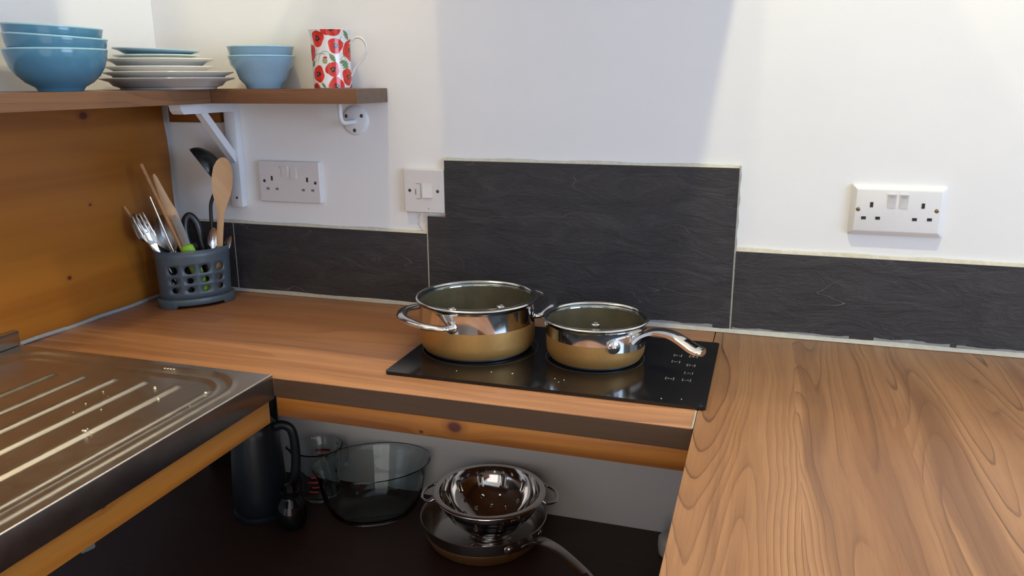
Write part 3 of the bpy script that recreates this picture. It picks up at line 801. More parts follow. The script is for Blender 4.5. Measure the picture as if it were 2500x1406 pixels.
# ------------------------------------------------------------------ pans on the hob
def rivet(parent, c, nrm, r, mat, washer=0.0):
    q = Vector((0, 0, 1)).rotation_difference(Vector(nrm)).to_matrix().to_4x4()
    bm = bmesh.new()
    if washer: add_lathe(bm, [(0, 0.0009), (washer * 0.9, 0.0009), (washer, 0.0)], 24, Matrix.Translation(c) @ q)
    add_lathe(bm, [(0, r * 0.62 + 0.0009), (r * 0.5, r * 0.52 + 0.0009), (r * 0.87, r * 0.26 + 0.0009), (r, 0.0008), (r, 0.0)], 16, Matrix.Translation(c) @ q)
    finish('rivet', bm, mat, parent, 60)
def pan_body(parent, R, H, band, basef, z0=0.0062):
    """straight pan: dark base disc, gold wall, steel band and rolled rim; each a part"""
    r0 = R * basef
    lathe('base_disc', [(0, 0.0), (r0 - 0.004, 0.0), (r0 - 0.002, 0.0012), (r0 - 0.002, 0.0040), (0, 0.0040)], M['pan_base'], parent, 72)
    g = [(r0 - 0.006, 0.0036), (r0, 0.0042), (R - 0.0035, 0.0085), (R - 0.0008, 0.014), (R, 0.022), (R, band)]
    lathe('gold_wall', g + [(R - 0.0012, band), (R - 0.0014, 0.022), (r0 - 0.006, 0.0060)], M['gold'], parent, 96, smooth=40)
    lathe('steel_band', [(R, band + 0.0001), (R, H - 0.006), (R + 0.0012, H - 0.003), (R + 0.0042, H - 0.0006), (R + 0.0046, H), (R + 0.0025, H + 0.0003), (R - 0.0005, H - 0.001), (R - 0.0018, H - 0.004), (R - 0.0018, band)], M['chrome'], parent, 96, smooth=50)
    lathe('lining', [(R - 0.0020, H - 0.005), (R - 0.0020, 0.016), (R - 0.006, 0.009), (R - 0.012, 0.0070), (0, 0.0068)], M['pan_in'], parent, 72, smooth=40)
def loop_handle(parent, R, ang, spread, reach, z, zt, rad):
    a0, a1 = ang - spread, ang + spread
    def pt(a, r, zz): return (r * math.cos(a), r * math.sin(a), zz)
    path = smooth_path([pt(a0, R + 0.002, z), pt(a0 + 0.04, R + 0.012, z + 0.001), pt(ang - spread * 0.55, reach - 0.006, z + (zt - z) * 0.7), pt(ang, reach, zt), pt(ang + spread * 0.55, reach - 0.006, z + (zt - z) * 0.7), pt(a1 - 0.04, R + 0.012, z + 0.001), pt(a1, R + 0.002, z)], 8)
    bm = bmesh.new(); add_tube(bm, path, rad, 12, squash=(1.45, 0.72), up=(0, 0, 1))
    hd = finish('loop_handle', bm, M['chrome'], parent, 60)
    for a, d in ((a0, -0.075), (a1, 0.075)):
        bm = bmesh.new()
        q = Vector((0, 0, 1)).rotation_difference(Vector((math.cos(a), math.sin(a), 0))).to_matrix().to_4x4()
        add_lathe(bm, [(0, 0.0018), (0.0095, 0.0016), (0.0110, 0.0)], 20, Matrix.Translation(pt(a + d * 0.6, R + 0.0002, z)) @ q)
        finish('mount', bm, M['chrome'], hd, 50)
        rivet(hd, pt(a + d * 0.75, R + 0.0016, z), (math.cos(a + d), math.sin(a + d), 0), 0.0052, M['chrome'])
    return hd
def glass_lid(name, label, R, c, sag, screws=()):
    """glass lid lying upside down: steel ring, sagging glass, screws and the knob or bridge handle below it"""
    t = thing(name, label, 'lid', c)
    lathe('steel_ring', [(R - 0.0055, 0.0008), (R - 0.003, 0.0004), (R + 0.0005, 0.0006), (R + 0.0020, 0.0022), (R + 0.0012, 0.0040), (R - 0.0015, 0.0046), (R - 0.0040, 0.0034), (R - 0.0055, 0.0008)], M['chrome'], t, 96, smooth=60)
    def gz(r):
        f = 1 - r / (R - 0.0052)
        return 0.0020 - 0.0035 * min(1, f * 6) - sag * (1 - (1 - f) ** 2)
    lathe('glass', [((R - 0.0052) * (1 - k / 10), gz((R - 0.0052) * (1 - k / 10))) for k in range(11)], M['lid_glass'], t, 72, smooth=70)
    for (x, y) in (screws or ((0, 0),)):
        z = gz(math.hypot(x, y))
        bm = bmesh.new(); add_lathe(bm, [(0, 0.0016), (0.0026, 0.0016), (0.0034, 0.0024), (0.0066, 0.0020), (0.0078, 0.0004)], 24, Matrix.Translation((x, y, z)))
        finish('screw', bm, M['chrome'], t, 50)
        bm = bmesh.new(); add_lathe(bm, [(0, 0.0019), (0.0024, 0.0018)], 12, Matrix.Translation((x, y, z))); finish('recess', bm, M['slot'], t)
    if len(screws) == 2:
        (xa, ya), (xb, yb) = screws
        za, zb = gz(math.hypot(xa, ya)) - 0.0006, gz(math.hypot(xb, yb)) - 0.0006
        bm = bmesh.new()
        add_tube(bm, smooth_path([(xa, ya, za), (xa, ya, za - 0.012), (xa * 0.86 + xb * 0.14, ya * 0.86 + yb * 0.14, za - 0.021), ((xa + xb) / 2, (ya + yb) / 2, za - 0.024), (xa * 0.14 + xb * 0.86, ya * 0.14 + yb * 0.86, za - 0.021), (xb, yb, zb - 0.012), (xb, yb, zb)], 6), 0.0052, 12)
        finish('bridge_handle', bm, M['chrome_soft'], t, 60)
    else:
        z = gz(0) - 0.0006
        lathe('knob', [(0.0075, z), (0.006, z - 0.006), (0.013, z - 0.013), (0.015, z - 0.018), (0.011, z - 0.022), (0, z - 0.023)], M['chrome_soft'], t, 28)
    return t
HZ = 0.0062
pot = thing('casserole_pot', 'large gold and steel two-handled pot on the left zone of the hob', 'pot', (0.783, -0.2315, HZ))
pan_body(pot, 0.0995, 0.0860, 0.0500, 0.935)
loop_handle(pot, 0.0995, math.radians(221), math.radians(42), 0.1310, 0.0600, 0.0650, 0.0064)
loop_handle(pot, 0.0995, math.radians(45), math.radians(40), 0.1360, 0.0605, 0.0760, 0.0064)
glass_lid('pot_lid', 'large upside-down glass lid with steel ring, on the two-handled pot', 0.1035, (0.783, -0.2315, HZ + 0.0862), 0.012, ((0.0465, -0.0085), (-0.0240, -0.0520)))
sp = thing('saucepan', 'smaller gold and steel saucepan with one long handle, on the hob', 'pan', (0.990, -0.2275, HZ))
pan_body(sp, 0.0815, 0.0660, 0.0415, 0.93)
def long_handle(parent, ang, prof, wid, thick, mat, hole, rv=None):
    """curved strap handle: prof = (r, z) along it, wid = half widths, hole = (from, to) station fractions with a slot through it"""
    d = Vector((math.cos(ang), math.sin(ang), 0)); sd = Vector((-math.sin(ang), math.cos(ang), 0))
    P = smooth_path([(r, 0, z) for (r, z) in prof], 7)
    Wd = smooth_path([(w_, 0, 0) for w_ in wid], 7)
    n = len(P)
    cols = (-1.0, -0.82, -0.38, 0.38, 0.82, 1.0)
    bm = bmesh.new()
    top, bot = [], []
    for i in range(n):
        tg = (P[min(i + 1, n - 1)] - P[max(i - 1, 0)]).normalized()
        nr = Vector((-tg.z, 0, tg.x))
        tr, br = [], []
        for c in cols:
            dome = 1 - 0.55 * abs(c) ** 3
            q = d * P[i].x + sd * (Wd[i].x * c) + Vector((0, 0, P[i].z))
            nw = d * nr.x + Vector((0, 0, nr.z))
            tr.append(bm.verts.new(q + nw * (thick * 0.5 * dome)))
            br.append(bm.verts.new(q - nw * (thick * 0.5 * dome)))
        top.append(tr); bot.append(br)
    h0, h1 = (int(hole[0] * n), int(hole[1] * n)) if hole else (n, n)
    for i in range(n - 1):
        for k in range(5):
            if k == 2 and h0 <= i < h1: continue
            bm.faces.new((top[i][k], top[i + 1][k], top[i + 1][k + 1], top[i][k + 1]))
            bm.faces.new((bot[i][k], bot[i][k + 1], bot[i + 1][k + 1], bot[i + 1][k]))
        bm.faces.new((top[i][0], bot[i][0], bot[i + 1][0], top[i + 1][0]))
        bm.faces.new((top[i][5], top[i + 1][5], bot[i + 1][5], bot[i][5]))
        if h0 <= i < h1:
            bm.faces.new((top[i][2], top[i + 1][2], bot[i + 1][2], bot[i][2]))
            bm.faces.new((top[i][3], bot[i][3], bot[i + 1][3], top[i + 1][3]))
    for i in (h0, h1):
        if i < n: bm.faces.new((top[i][2], top[i][3], bot[i][3], bot[i][2]))
    for k in range(5):
        bm.faces.new((top[0][k], top[0][k + 1], bot[0][k + 1], bot[0][k]))
        bm.faces.new((top[-1][k], bot[-1][k], bot[-1][k + 1], top[-1][k + 1]))
    return finish('handle', bm, mat, parent, 50)
HA = math.radians(-21)
hd = long_handle(sp, HA, [(0.0835, 0.0440), (0.092, 0.0545), (0.106, 0.0620), (0.124, 0.0648), (0.142, 0.0630), (0.160, 0.0565), (0.176, 0.0495), (0.187, 0.0465), (0.1925, 0.0460)],
                 [0.024, 0.0190, 0.0150, 0.0140, 0.0140, 0.0150, 0.0165, 0.0155, 0.0095], 0.0105, M['chrome'], (0.62, 0.80))
# wide riveted mount wrapping the pan wall at the root of the handle
def mount(parent, R, a0, a1, z0, z1, th, mat, name='mount'):
    bm = bmesh.new()
    n = 16
    inner, outer = [], []
    for k in range(n + 1):
        a = a0 + (a1 - a0) * k / n
        f = math.sin(PI * k / n) ** 0.5 if 0 < k < n else 0.0
        zc = (z0 + z1) / 2; hh = (z1 - z0) / 2 * (0.45 + 0.55 * f)
        for rr, L in ((R + 0.0003, inner), (R + th, outer)):
            L.append([bm.verts.new((rr * math.cos(a), rr * math.sin(a), zc + s_ * hh)) for s_ in (-1, -0.4, 0.4, 1)])
    for k in range(n):
        for q in range(3):
            bm.faces.new((outer[k][q], outer[k + 1][q], outer[k + 1][q + 1], outer[k][q + 1]))
        bm.faces.new((inner[k][0], inner[k + 1][0], outer[k + 1][0], outer[k][0]))
        bm.faces.new((inner[k][3], outer[k][3], outer[k + 1][3], inner[k + 1][3]))
    for k in (0, n):
        for q in range(3): bm.faces.new((inner[k][q], inner[k][q + 1], outer[k][q + 1], outer[k][q]))
    return finish(name, bm, mat, parent, 40)
mount(hd, 0.0815, math.radians(-66), math.radians(14), 0.029, 0.057, 0.0024, M['chrome'])
rivet(hd, (0.0839 * math.cos(math.radians(-58)), 0.0839 * math.sin(math.radians(-58)), 0.0415), (math.cos(math.radians(-58)), math.sin(math.radians(-58)), 0.0), 0.0056, M['chrome'], 0.0105)
# small helper handle facing the pot
mount(sp, 0.0815, math.radians(172), math.radians(198), 0.050, 0.062, 0.003, M['chrome_soft'], 'helper_tab')
glass_lid('pan_lid', 'small upside-down glass lid with one steel washer, on the saucepan', 0.0860, (0.990, -0.2275, HZ + 0.0662), 0.010)

# ------------------------------------------------------------------ crockery on the shelf
def bowl_prof(R, H, rf, steep):
    if steep:   # straight flaring sides
        out = [(0, 0.003), (rf - 0.006, 0.003), (rf - 0.004, 0), (rf - 0.001, 0), (rf, 0.0025), (rf * 1.06, 0.008), (rf * 1.35, 0.018), (R * 0.80, 0.34 * H + 0.014), (R * 0.93, 0.72 * H), (R - 0.0012, H - 0.003)]
        rim = [(R, H - 0.0008), (R - 0.0010, H), (R - 0.0032, H - 0.0012)]
        inn = [(R * 0.89, 0.72 * H), (R * 0.75, 0.34 * H + 0.015), (rf * 1.22, 0.020), (rf * 0.8, 0.0125), (0, 0.0115)]
    else:       # rounded belly on a small foot
        out = [(0, 0.003), (rf - 0.006, 0.003), (rf - 0.004, 0), (rf - 0.001, 0), (rf, 0.0025), (rf * 1.08, 0.0065), (rf * 1.45, 0.0140), (R * 0.80, 0.025), (R * 0.905, 0.038), (R * 0.965, 0.052), (R - 0.0006, H - 0.003)]
        rim = [(R, H - 0.0008), (R - 0.0010, H), (R - 0.0034, H - 0.0012)]
        inn = [(R * 0.93, 0.052), (R * 0.865, 0.039), (R * 0.75, 0.027), (rf * 1.3, 0.0165), (rf * 0.8, 0.0105), (0, 0.0095)]
    return out, rim, inn
def make_bowl(name, label, grp, R, H, rf, steep, mat, loc, rot=(0, 0, 0)):
    t = thing(name, label, 'bowl', loc, grp); t.rotation_euler = rot
    out, rim, inn = bowl_prof(R, H, rf, steep)
    lathe('body', out + [(rim[0][0] - 0.0008, rim[0][1] - 0.001)] + inn, mat, t, 80, smooth=45)
    bm = bmesh.new()
    add_tube(bm, [((R - 0.0016) * math.cos(2 * PI * k / 80), (R - 0.0016) * math.sin(2 * PI * k / 80), H - 0.0008) for k in range(80)], 0.0018, 8, closed=True)
    finish('rim', bm, M['rim_blue'], t, 60)
    return t
S0 = SZ + 0.0003
vx = math.atan2(FWD.y, FWD.x)
def tilt_about_view(deg):
    ax = Vector((FWD.x, FWD.y, 0)).normalized()
    return Matrix.Rotation(math.radians(deg), 3, ax).to_euler()
G1 = 'big blue bowls stacked on the left shelf'
make_bowl('bowl', 'big mid-blue bowl at the bottom of the left stack, standing on the shelf', G1, 0.0775, 0.0670, 0.0350, False, M['bowl_blue'], (0.1072, -0.3890, S0))
make_bowl('bowl', 'big blue bowl tilted, in the middle of the left stack of three', G1, 0.0765, 0.0670, 0.0350, False, M['bowl_blue'], (0.1062, -0.3895, S0 + 0.0213), tilt_about_view(4.0))
make_bowl('bowl', 'big blue bowl tilted, on top of the left stack of three', G1, 0.0740, 0.0670, 0.0350, False, M['bowl_blue'], (0.1045, -0.3905, S0 + 0.0363), tilt_about_view(3.2))
G2 = 'small pale blue bowls stacked on the short shelf'
make_bowl('bowl', 'small pale blue bowl, lower of the pair beside the poppy mug', G2, 0.0636, 0.0620, 0.0335, True, M['bowl_sky'], (0.2826, -0.0700, S0))
make_bowl('bowl', 'small pale blue bowl, upper of the pair beside the poppy mug', G2, 0.0632, 0.0620, 0.0335, True, M['bowl_sky'], (0.2818, -0.0700, S0 + 0.0172))
def make_plate(label, R, H, fr, fh, mat, loc, rot=(0, 0, 0), lip=0.0028):
    t = thing('plate', label, 'plate', loc, 'plates stacked in the shelf corner'); t.rotation_euler = rot
    lathe('body', [(0, fh), (fr - 0.004, fh), (fr - 0.003, 0), (fr, 0), (fr + 0.002, fh * 0.7), (fr + 0.012, fh + 0.0015), (R * 0.86, H * 0.58 + fh * 0.3), (R - 0.001, H - lip), (R, H - lip * 0.5), (R - 0.001, H),
                   (R * 0.86, H * 0.58 + fh * 0.3 + 0.0042), (fr + 0.010, fh + 0.0055), (0, fh + 0.0045)], mat, t, 88, smooth=40)
    return t
make_plate('large grey dinner plate at the bottom of the plate stack', 0.1210, 0.0217, 0.085, 0.005, M['plate_grey'], (0.1365, -0.1650, S0))
make_plate('large cream dinner plate, second from the bottom of the plate stack', 0.1172, 0.0230, 0.083, 0.005, M['plate_cream'], (0.1405, -0.1650, S0 + 0.0098))
make_plate('cream side plate lying on the two large plates, lower of the pair', 0.0970, 0.0230, 0.066, 0.006, M['plate_white'], (0.1208, -0.1650, S0 + 0.0197))
make_plate('white side plate below the two blue saucers, upper of the pair', 0.0975, 0.0260, 0.064, 0.012, M['plate_white'], (0.1208, -0.1650, S0 + 0.0306))
make_plate('pale mint saucer directly on the white side plate', 0.0778, 0.0160, 0.045, 0.005, M['plate_mint'], (0.1165, -0.1650, S0 + 0.0476))
make_plate('light blue saucer tilted on top of the plate stack', 0.0772, 0.0170, 0.045, 0.005, M['plate_blue'], (0.1150, -0.1650, S0 + 0.0575), tilt_about_view(2.2))

# ------------------------------------------------------------------ poppy mug
MC = (0.4318, -0.0620)
mug = thing('mug', 'white china mug printed with red poppies, on the short shelf', 'mug', (MC[0], MC[1], S0))
MH = 0.1075
mp = [(0.0335, 0.0), (0.0357, 0.0018), (0.0359, 0.010), (0.0362, 0.050), (0.0368, 0.085), (0.0378, 0.097), (0.0398, MH)]
def mr(z):
    for a, b in zip(mp[1:], mp[2:]):
        if z <= b[1]: return a[0] + (b[0] - a[0]) * max(0, (z - a[1])) / (b[1] - a[1])
    return mp[-1][0]
lathe('body', [(0, 0.002), (0.031, 0.002)] + mp + [(0.0388, MH + 0.0006), (0.0375, MH - 0.0006), (0.0355, 0.096), (0.0340, 0.080), (0.0335, 0.006), (0, 0.0045)], M['china'], mug, 72, smooth=40)
FACE = math.radians(-60)
HD = math.radians(18)
hp = smooth_path([(0.0362, 0, 0.0825), (0.047, 0, 0.0930), (0.058, 0, 0.0925), (0.0665, 0, 0.083), (0.0680, 0, 0.0705), (0.0620, 0, 0.0570), (0.0510, 0, 0.0440), (0.0430, 0, 0.034), (0.0365, 0, 0.0225)], 6)
bm = bmesh.new(); add_tube(bm, hp, 0.0042, 10, squash=(1.15, 0.55), up=(0, 0, 1) if False else None)
bmesh.ops.transform(bm, matrix=Matrix.Rotation(HD, 4, 'Z'), verts=bm.verts)
finish('handle', bm, M['china'], mug, 60)
def decal(name, px, py, outline, mats, lift=0.00025, cores=()):
    """printed shape wrapped on the mug; outline and cores in photo-pixel-like millimetres round (px, py)"""
    bm = bmesh.new()
    def put(s, z, l):
        z = min(max(z, 0.0012), MH - 0.0006)
        r = mr(z) + l
        a = FACE + s / 0.0365
        return bm.verts.new((r * math.cos(a), r * math.sin(a), z))
    def fan(cx, cz, pts, l, mi, rings=4):
        cen = put(cx, cz, l); prev = None
        for q in range(1, rings + 1):
            f = q / rings
            cur = [put(cx + (x - cx) * f, cz + (z - cz) * f, l) for (x, z) in pts]
            for k in range(len(pts)):
                k2 = (k + 1) % len(pts)
                f_ = bm.faces.new((cen, cur[k], cur[k2])) if prev is None else bm.faces.new((prev[k], cur[k], cur[k2], prev[k2]))
                f_.material_index = mi
            prev = cur
    fan(px, py, [(px + x, py + y) for (x, y) in outline], lift, 0)
    for j, (cx, cz, pts, mi) in enumerate(cores):
        fan(px + cx, py + cz, [(px + cx + x, py + cz + y) for (x, y) in pts], lift + 0.00012 * (j + 1), mi, 2)
    bmesh.ops.dissolve_degenerate(bm, dist=1e-7, edges=bm.edges)
    return finish(name, bm, mats, mug, 60)
def blob(r, n=22, j=0.10, sx=1.0, sz=1.0, rot=0.0):
    ph = random.random() * 6
    o = []
    for k in range(n):
        a = 2 * PI * k / n
        q = r * (1 + j * math.sin(3 * a + ph) + 0.5 * j * math.sin(5 * a + 2 * ph) + j * 0.4 * (random.random() - 0.5))
        x, z = q * math.cos(a) * sx, q * math.sin(a) * sz
        o.append((x * math.cos(rot) - z * math.sin(rot), x * math.sin(rot) + z * math.cos(rot)))
    return o
def mpos(px, py):           # photo pixel on the mug -> (arc length, height)
    s = max(-0.98, min(0.98, (px - 810.5) / 46.0))
    return 0.0365 * math.asin(s), MH - (py - 73.0) / 141.0 * MH
PM = [M['poppy'], M['poppy_dark'], M['olive']]
for (px, py, r, sx, sz) in ((781, 95, 0.0138, 0.95, 1.08), (822, 112, 0.0140, 1.02, 1.0), (812, 72, 0.0165, 1.1, 0.85), (853, 122, 0.0150, 1.25, 1.3), (765, 127, 0.0140, 1.3, 1.1),
                            (778, 179, 0.0138, 1.0, 1.10), (812, 168, 0.0132, 1.0, 1.0), (820, 208, 0.0160, 1.0, 1.0), (848, 186, 0.0135, 1.15, 1.15), (771, 211, 0.010, 1.2, 0.8), (856, 212, 0.008, 1.3, 0.8)):
    s, z = mpos(px, py)
    decal('poppy', s, z, blob(r, 24, 0.08, sx, sz), PM, 0.00025, ((0.0005, 0, blob(0.0048, 14, 0.28), 1), (0.0003, 0.0002, blob(0.0019, 10, 0.1), 2)))
def leaf(L, W, rot, jag=0.0):
    o = []
    n = 9
    for k in range(n + 1): f = k / n; o.append((-L / 2 + L * f, W * math.sin(PI * f) * (1 + (jag if k % 2 else -jag))))
    for k in range(n - 1, 0, -1): f = k / n; o.append((-L / 2 + L * f, -W * math.sin(PI * f) * (1 + (jag if k % 2 else -jag))))
    return [(x * math.cos(rot) - z * math.sin(rot), x * math.sin(rot) + z * math.cos(rot)) for x, z in o]
for (px, py, L, W, rot, jag) in ((813, 141, 0.020, 0.0042, -0.95, 0.1), (843, 158, 0.022, 0.0075, -1.0, 0.35), (846, 87, 0.024, 0.0045, -0.85, 0.3), (769, 154, 0.016, 0.0048, 0.9, 0.15), (789, 206, 0.015, 0.0026, -0.9, 0.0), (836, 150, 0.014, 0.0035, 0.3, 0.3)):
    s, z = mpos(px, py); decal('leaf', s, z, leaf(L, W, rot, jag), M['leaf'], 0.0002)
s, z = mpos(795, 147); decal('bud', s, z, blob(0.0058, 14, 0.05, 0.85, 1.1), [M['bud'], M['poppy']], 0.0002, ((0.001, 0.0055, blob(0.0028, 10, 0.05, 1.4, 0.7), 1),))
for pts in (((778, 120), (774, 136), (776, 150)), ((774, 135), (785, 130), (797, 133)), ((779, 150), (783, 137), (790, 127), (800, 126), (806, 130)), ((836, 130), (842, 140), (845, 150)), ((831, 145), (838, 137), (845, 132)), ((836, 90), (833, 98), (842, 108))):
    sm = smooth_path([(*mpos(*q), 0) for q in pts], 5)
    bm = bmesh.new()
    L = []
    for i, q in enumerate(sm):
        tg = (sm[min(i + 1, len(sm) - 1)] - sm[max(i - 1, 0)]).normalized()
        nr = Vector((-tg.y, tg.x, 0)) * 0.00045
        row = []
        for e in (q + nr, q - nr):
            r = mr(e.y) + 0.0002; a = FACE + e.x / 0.0365
            row.append(bm.verts.new((r * math.cos(a), r * math.sin(a), e.y)))
        L.append(row)
    for a, b in zip(L, L[1:]): bm.faces.new((a[0], a[1], b[1], b[0]))
    finish('stem', bm, M['leaf'], mug, 60)

# ------------------------------------------------------------------ cutlery caddy
CX, CY, CT = 0.110, -0.120, math.radians(50)
cad = thing('cutlery_caddy', 'grey plastic cutlery caddy with round holes, in the worktop corner', 'caddy', (CX, CY, 0.0003))
cad.rotation_euler = (0, 0, CT)          # long axis = local x, front = local -y
CA, CB = 0.0700, 0.0440
def ell(a, b, k, n): return (a * math.cos(2 * PI * k / n), b * math.sin(2 * PI * k / n))
# holes are real: the wall is a grid of quads whose hole cells are replaced by round openings
HP = []
for row, (zz, rr) in enumerate(((0.0800, 0.0088), (0.0575, 0.0064), (0.0385, 0.0060))):
    for col in range(4):
        HP.append((-0.0475 + 0.0003 * row + col * 0.0305, zz, rr))
def caddy_wall():
    bm = bmesh.new()
    # front part of the wall laid out flat as (s, z), then wrapped on the ellipse
    n = 400
    lut = [0.0]
    P = [(CA * math.cos(t_), CB * math.sin(t_)) for t_ in rng(-PI / 2, 3 * PI / 2, n + 1)]
    for a, b in zip(P, P[1:]): lut.append(lut[-1] + math.hypot(b[0] - a[0], b[1] - a[1]))
    per = lut[-1]
    def wrap(s, z, off):
        s = s % per
        lo = 0; hi = n
        while hi - lo > 1:
            mid = (lo + hi) // 2
            if lut[mid] <= s: lo = mid
            else: hi = mid
        f = (s - lut[lo]) / (lut[hi] - lut[lo]) if hi > lo else 0
        t_ = -PI / 2 + 2 * PI * (lo + f) / n
        nx, ny = math.cos(t_) / CA, math.sin(t_) / CB; l = math.hypot(nx, ny)
        k = 1 + 0.05 * (z - 0.02) / 0.1      # slight flare to the top
        return (CA * math.cos(t_) * k + nx / l * off, CB * math.sin(t_) * k + ny / l * off, z)
    # columns: 4 hole cells at the front, filled columns elsewhere
    hx = [(-0.0475 + c * 0.0305) for c in range(4)]
    xs_ = [hx[0] - 0.01525 + 0.0305 * k for k in range(5)]
    zs_ = [0.0285, 0.0480, 0.0680, 0.0935]
    vert = {}
    def V(s, z):
        key = (round(s % per, 6), round(z, 6))
        if key not in vert: vert[key] = bm.verts.new((s, z, 0))
        return vert[key]
    SUB = 6
    faces_done = []
    for ci in range(4):
        for ri in range(3):
            x0, x1, z0, z1 = xs_[ci], xs_[ci + 1], zs_[ri], zs_[ri + 1]
            zc, rr = ((0.0385, 0.0060), (0.0575, 0.0064), (0.0800, 0.0088))[ri]
            xc = (x0 + x1) / 2
            per_pts = [(x0 + (x1 - x0) * k / SUB, z0) for k in range(SUB)] + [(x1, z0 + (z1 - z0) * k / SUB) for k in range(SUB)] + \
                      [(x1 - (x1 - x0) * k / SUB, z1) for k in range(SUB)] + [(x0, z1 - (z1 - z0) * k / SUB) for k in range(SUB)]
            ringv = []
            for (a, b) in per_pts:
                an = math.atan2(b - zc, a - xc); ringv.append(V(xc + rr * math.cos(an), zc + rr * math.sin(an)))
            ov = [V(a, b) for (a, b) in per_pts]
            for k in range(len(ov)):
                k2 = (k + 1) % len(ov); bm.faces.new((ov[k], ov[k2], ringv[k2], ringv[k]))
    # the rest of the front rows
    for ci in range(4):
        for k in range(SUB):
            a0 = xs_[ci] + (xs_[ci + 1] - xs_[ci]) * k / SUB; a1 = xs_[ci] + (xs_[ci + 1] - xs_[ci]) * (k + 1) / SUB
            for (p_, q_) in ((0.014, 0.0285), (0.0935, 0.106), (0.106, 0.119)):
                bm.faces.new((V(a0, p_), V(a1, p_), V(a1, q_), V(a0, q_)))
    zz = [0.014]
    for ri in range(3): zz += [zs_[ri] + (zs_[ri + 1] - zs_[ri]) * k / SUB for k in range(SUB)]
    zz += [0.0935, 0.106, 0.119]
    s_a = xs_[-1]; s_b = xs_[0] + per
    NS = 44
    for k in range(NS):
        a0 = s_a + (s_b - s_a) * k / NS; a1 = s_a + (s_b - s_a) * (k + 1) / NS
        for p_, q_ in zip(zz, zz[1:]): bm.faces.new((V(a0, p_), V(a1, p_), V(a1, q_), V(a0, q_)))
    for v in bm.verts:
        s, z = v.co.x, v.co.y
        v.co = wrap(s, z, 0.0)
    bmesh.ops.recalc_face_normals(bm, faces=bm.faces)
    return bm
o = finish('basket', caddy_wall(), M['caddy'], cad, 50)
md = o.modifiers.new('wall', 'SOLIDIFY'); md.thickness = 0.0024; md.offset = 0
bm = bmesh.new()
add_lathe(bm, [(0, 0.0135), (CA - 0.001, 0.0135), (CA - 0.001, 0.0155), (0, 0.0155)], 64, None, 0, CB / CA); finish('basket_floor', bm, M['caddy'], cad)
# drip tray with a lifted notch at the front
bm = bmesh.new()
N = 96
TA, TB = 0.0775, 0.0515
rings = []
for k in range(N):
    a = 2 * PI * k / N
    dx = math.cos(a); dy = math.sin(a)
    notch = 0.0065 if (dy < -0.6 and abs(dx) < 0.62) else 0.0
    row = []
    for (f, z) in ((0.93, 0.0 + notch), (0.985, 0.0 + notch), (1.0, 0.0020 + notch), (1.0, 0.0175), (0.985, 0.0190), (0.915, 0.0195), (0.905, 0.016)):
        row.append(bm.verts.new((TA * f * dx, TB * f * dy, z)))
    rings.append(row)
for k in range(N):
    A, B = rings[k], rings[(k + 1) % N]
    for q in range(6): bm.faces.new((A[q], B[q], B[q + 1], A[q + 1]))
finish('drip_tray', bm, M['caddy'], cad, 40)

# ------------------------------------------------------------------ utensils standing in the caddy
def place(o, B, T, face):
    """object built along local z (0..L), its front along local -y; stand it from B to T with its front turned to 'face'"""
    B, T, face = Vector(B), Vector(T), Vector(face)
    z = (T - B).normalized()
    y = -(face - z * face.dot(z)).normalized()
    x = y.cross(z)
    mt = Matrix((x, y, z)).transposed().to_4x4(); mt.translation = B
    o.matrix_world = mt
    return o
def blade(stations, mat_split=None, cols=7):
    """closed strip: stations (z, halfwidth, thickness, dish, yoff)"""
    bm = bmesh.new()
    F, K = [], []
    for (z, w_, th, dish, yo) in stations:
        f, b = [], []
        for c in range(cols):
            s = -1 + 2 * c / (cols - 1)
            y = yo + dish * (1 - s * s)
            tt = th * (1 - 0.5 * s * s)
            f.append(bm.verts.new((w_ * s, y - tt / 2, z))); b.append(bm.verts.new((w_ * s, y + tt / 2, z)))
        F.append(f); K.append(b)
    for i in range(len(F) - 1):
        mi = 0 if not mat_split or stations[i][0] < mat_split else 1
        for c in range(cols - 1):
            bm.faces.new((F[i][c], F[i][c + 1], F[i + 1][c + 1], F[i + 1][c])).material_index = mi
            bm.faces.new((K[i][c], K[i + 1][c], K[i + 1][c + 1], K[i][c + 1])).material_index = mi
        for c in (0, cols - 1):
            bm.faces.new((F[i][c], F[i + 1][c], K[i + 1][c], K[i][c])).material_index = mi
    for i in (0, -1): bm.faces.new([*F[i], *reversed(K[i])])
    return bm
def spoon(L, head, W, dish, hw, hth, th=0.0016, taper=1.0):
    st = []
    for k in range(7): f = k / 6; st.append((f * (L - head), hw * (1 + 0.35 * (1 - f) * taper), hth, 0, 0))
    for k in range(1, 15):
        f = k / 14
        w_ = W * math.sin(PI * (0.10 + 0.88 * f)) ** 0.62 if f < 1 else W * 0.18
        e = min(1, f * 4)
        w_ = hw * (1 - e) + w_ * e
        st.append((L - head + head * f, max(w_, W * 0.18), th + (hth - th) * max(0, 1 - f * 3), dish * math.sin(PI * min(1, f)) ** 0.8, 0))
    return st
TOCAM = (0.643, -0.766, 0.1)
FL = 0.0165
def utensil(name, label, cat, bm, mats, B, T, face=TOCAM, grp='utensils in the grey caddy'):
    o = finish(name, bm, mats, None, 50)
    tag(o, label, cat, grp)
    return place(o, B, T, face)
def ln(B, T): return (Vector(T) - Vector(B)).length
B, T = (0.0850, -0.1420, 0.0235), (0.0340, -0.1890, 0.1960)
utensil('dessert_spoon', 'steel spoon seen edge-on, leaning furthest left out of the caddy', 'spoon', blade(spoon(ln(B, T), 0.068, 0.0185, 0.009, 0.0035, 0.0022)), M['chrome'], B, T, (0.95, -0.15, 0.25))
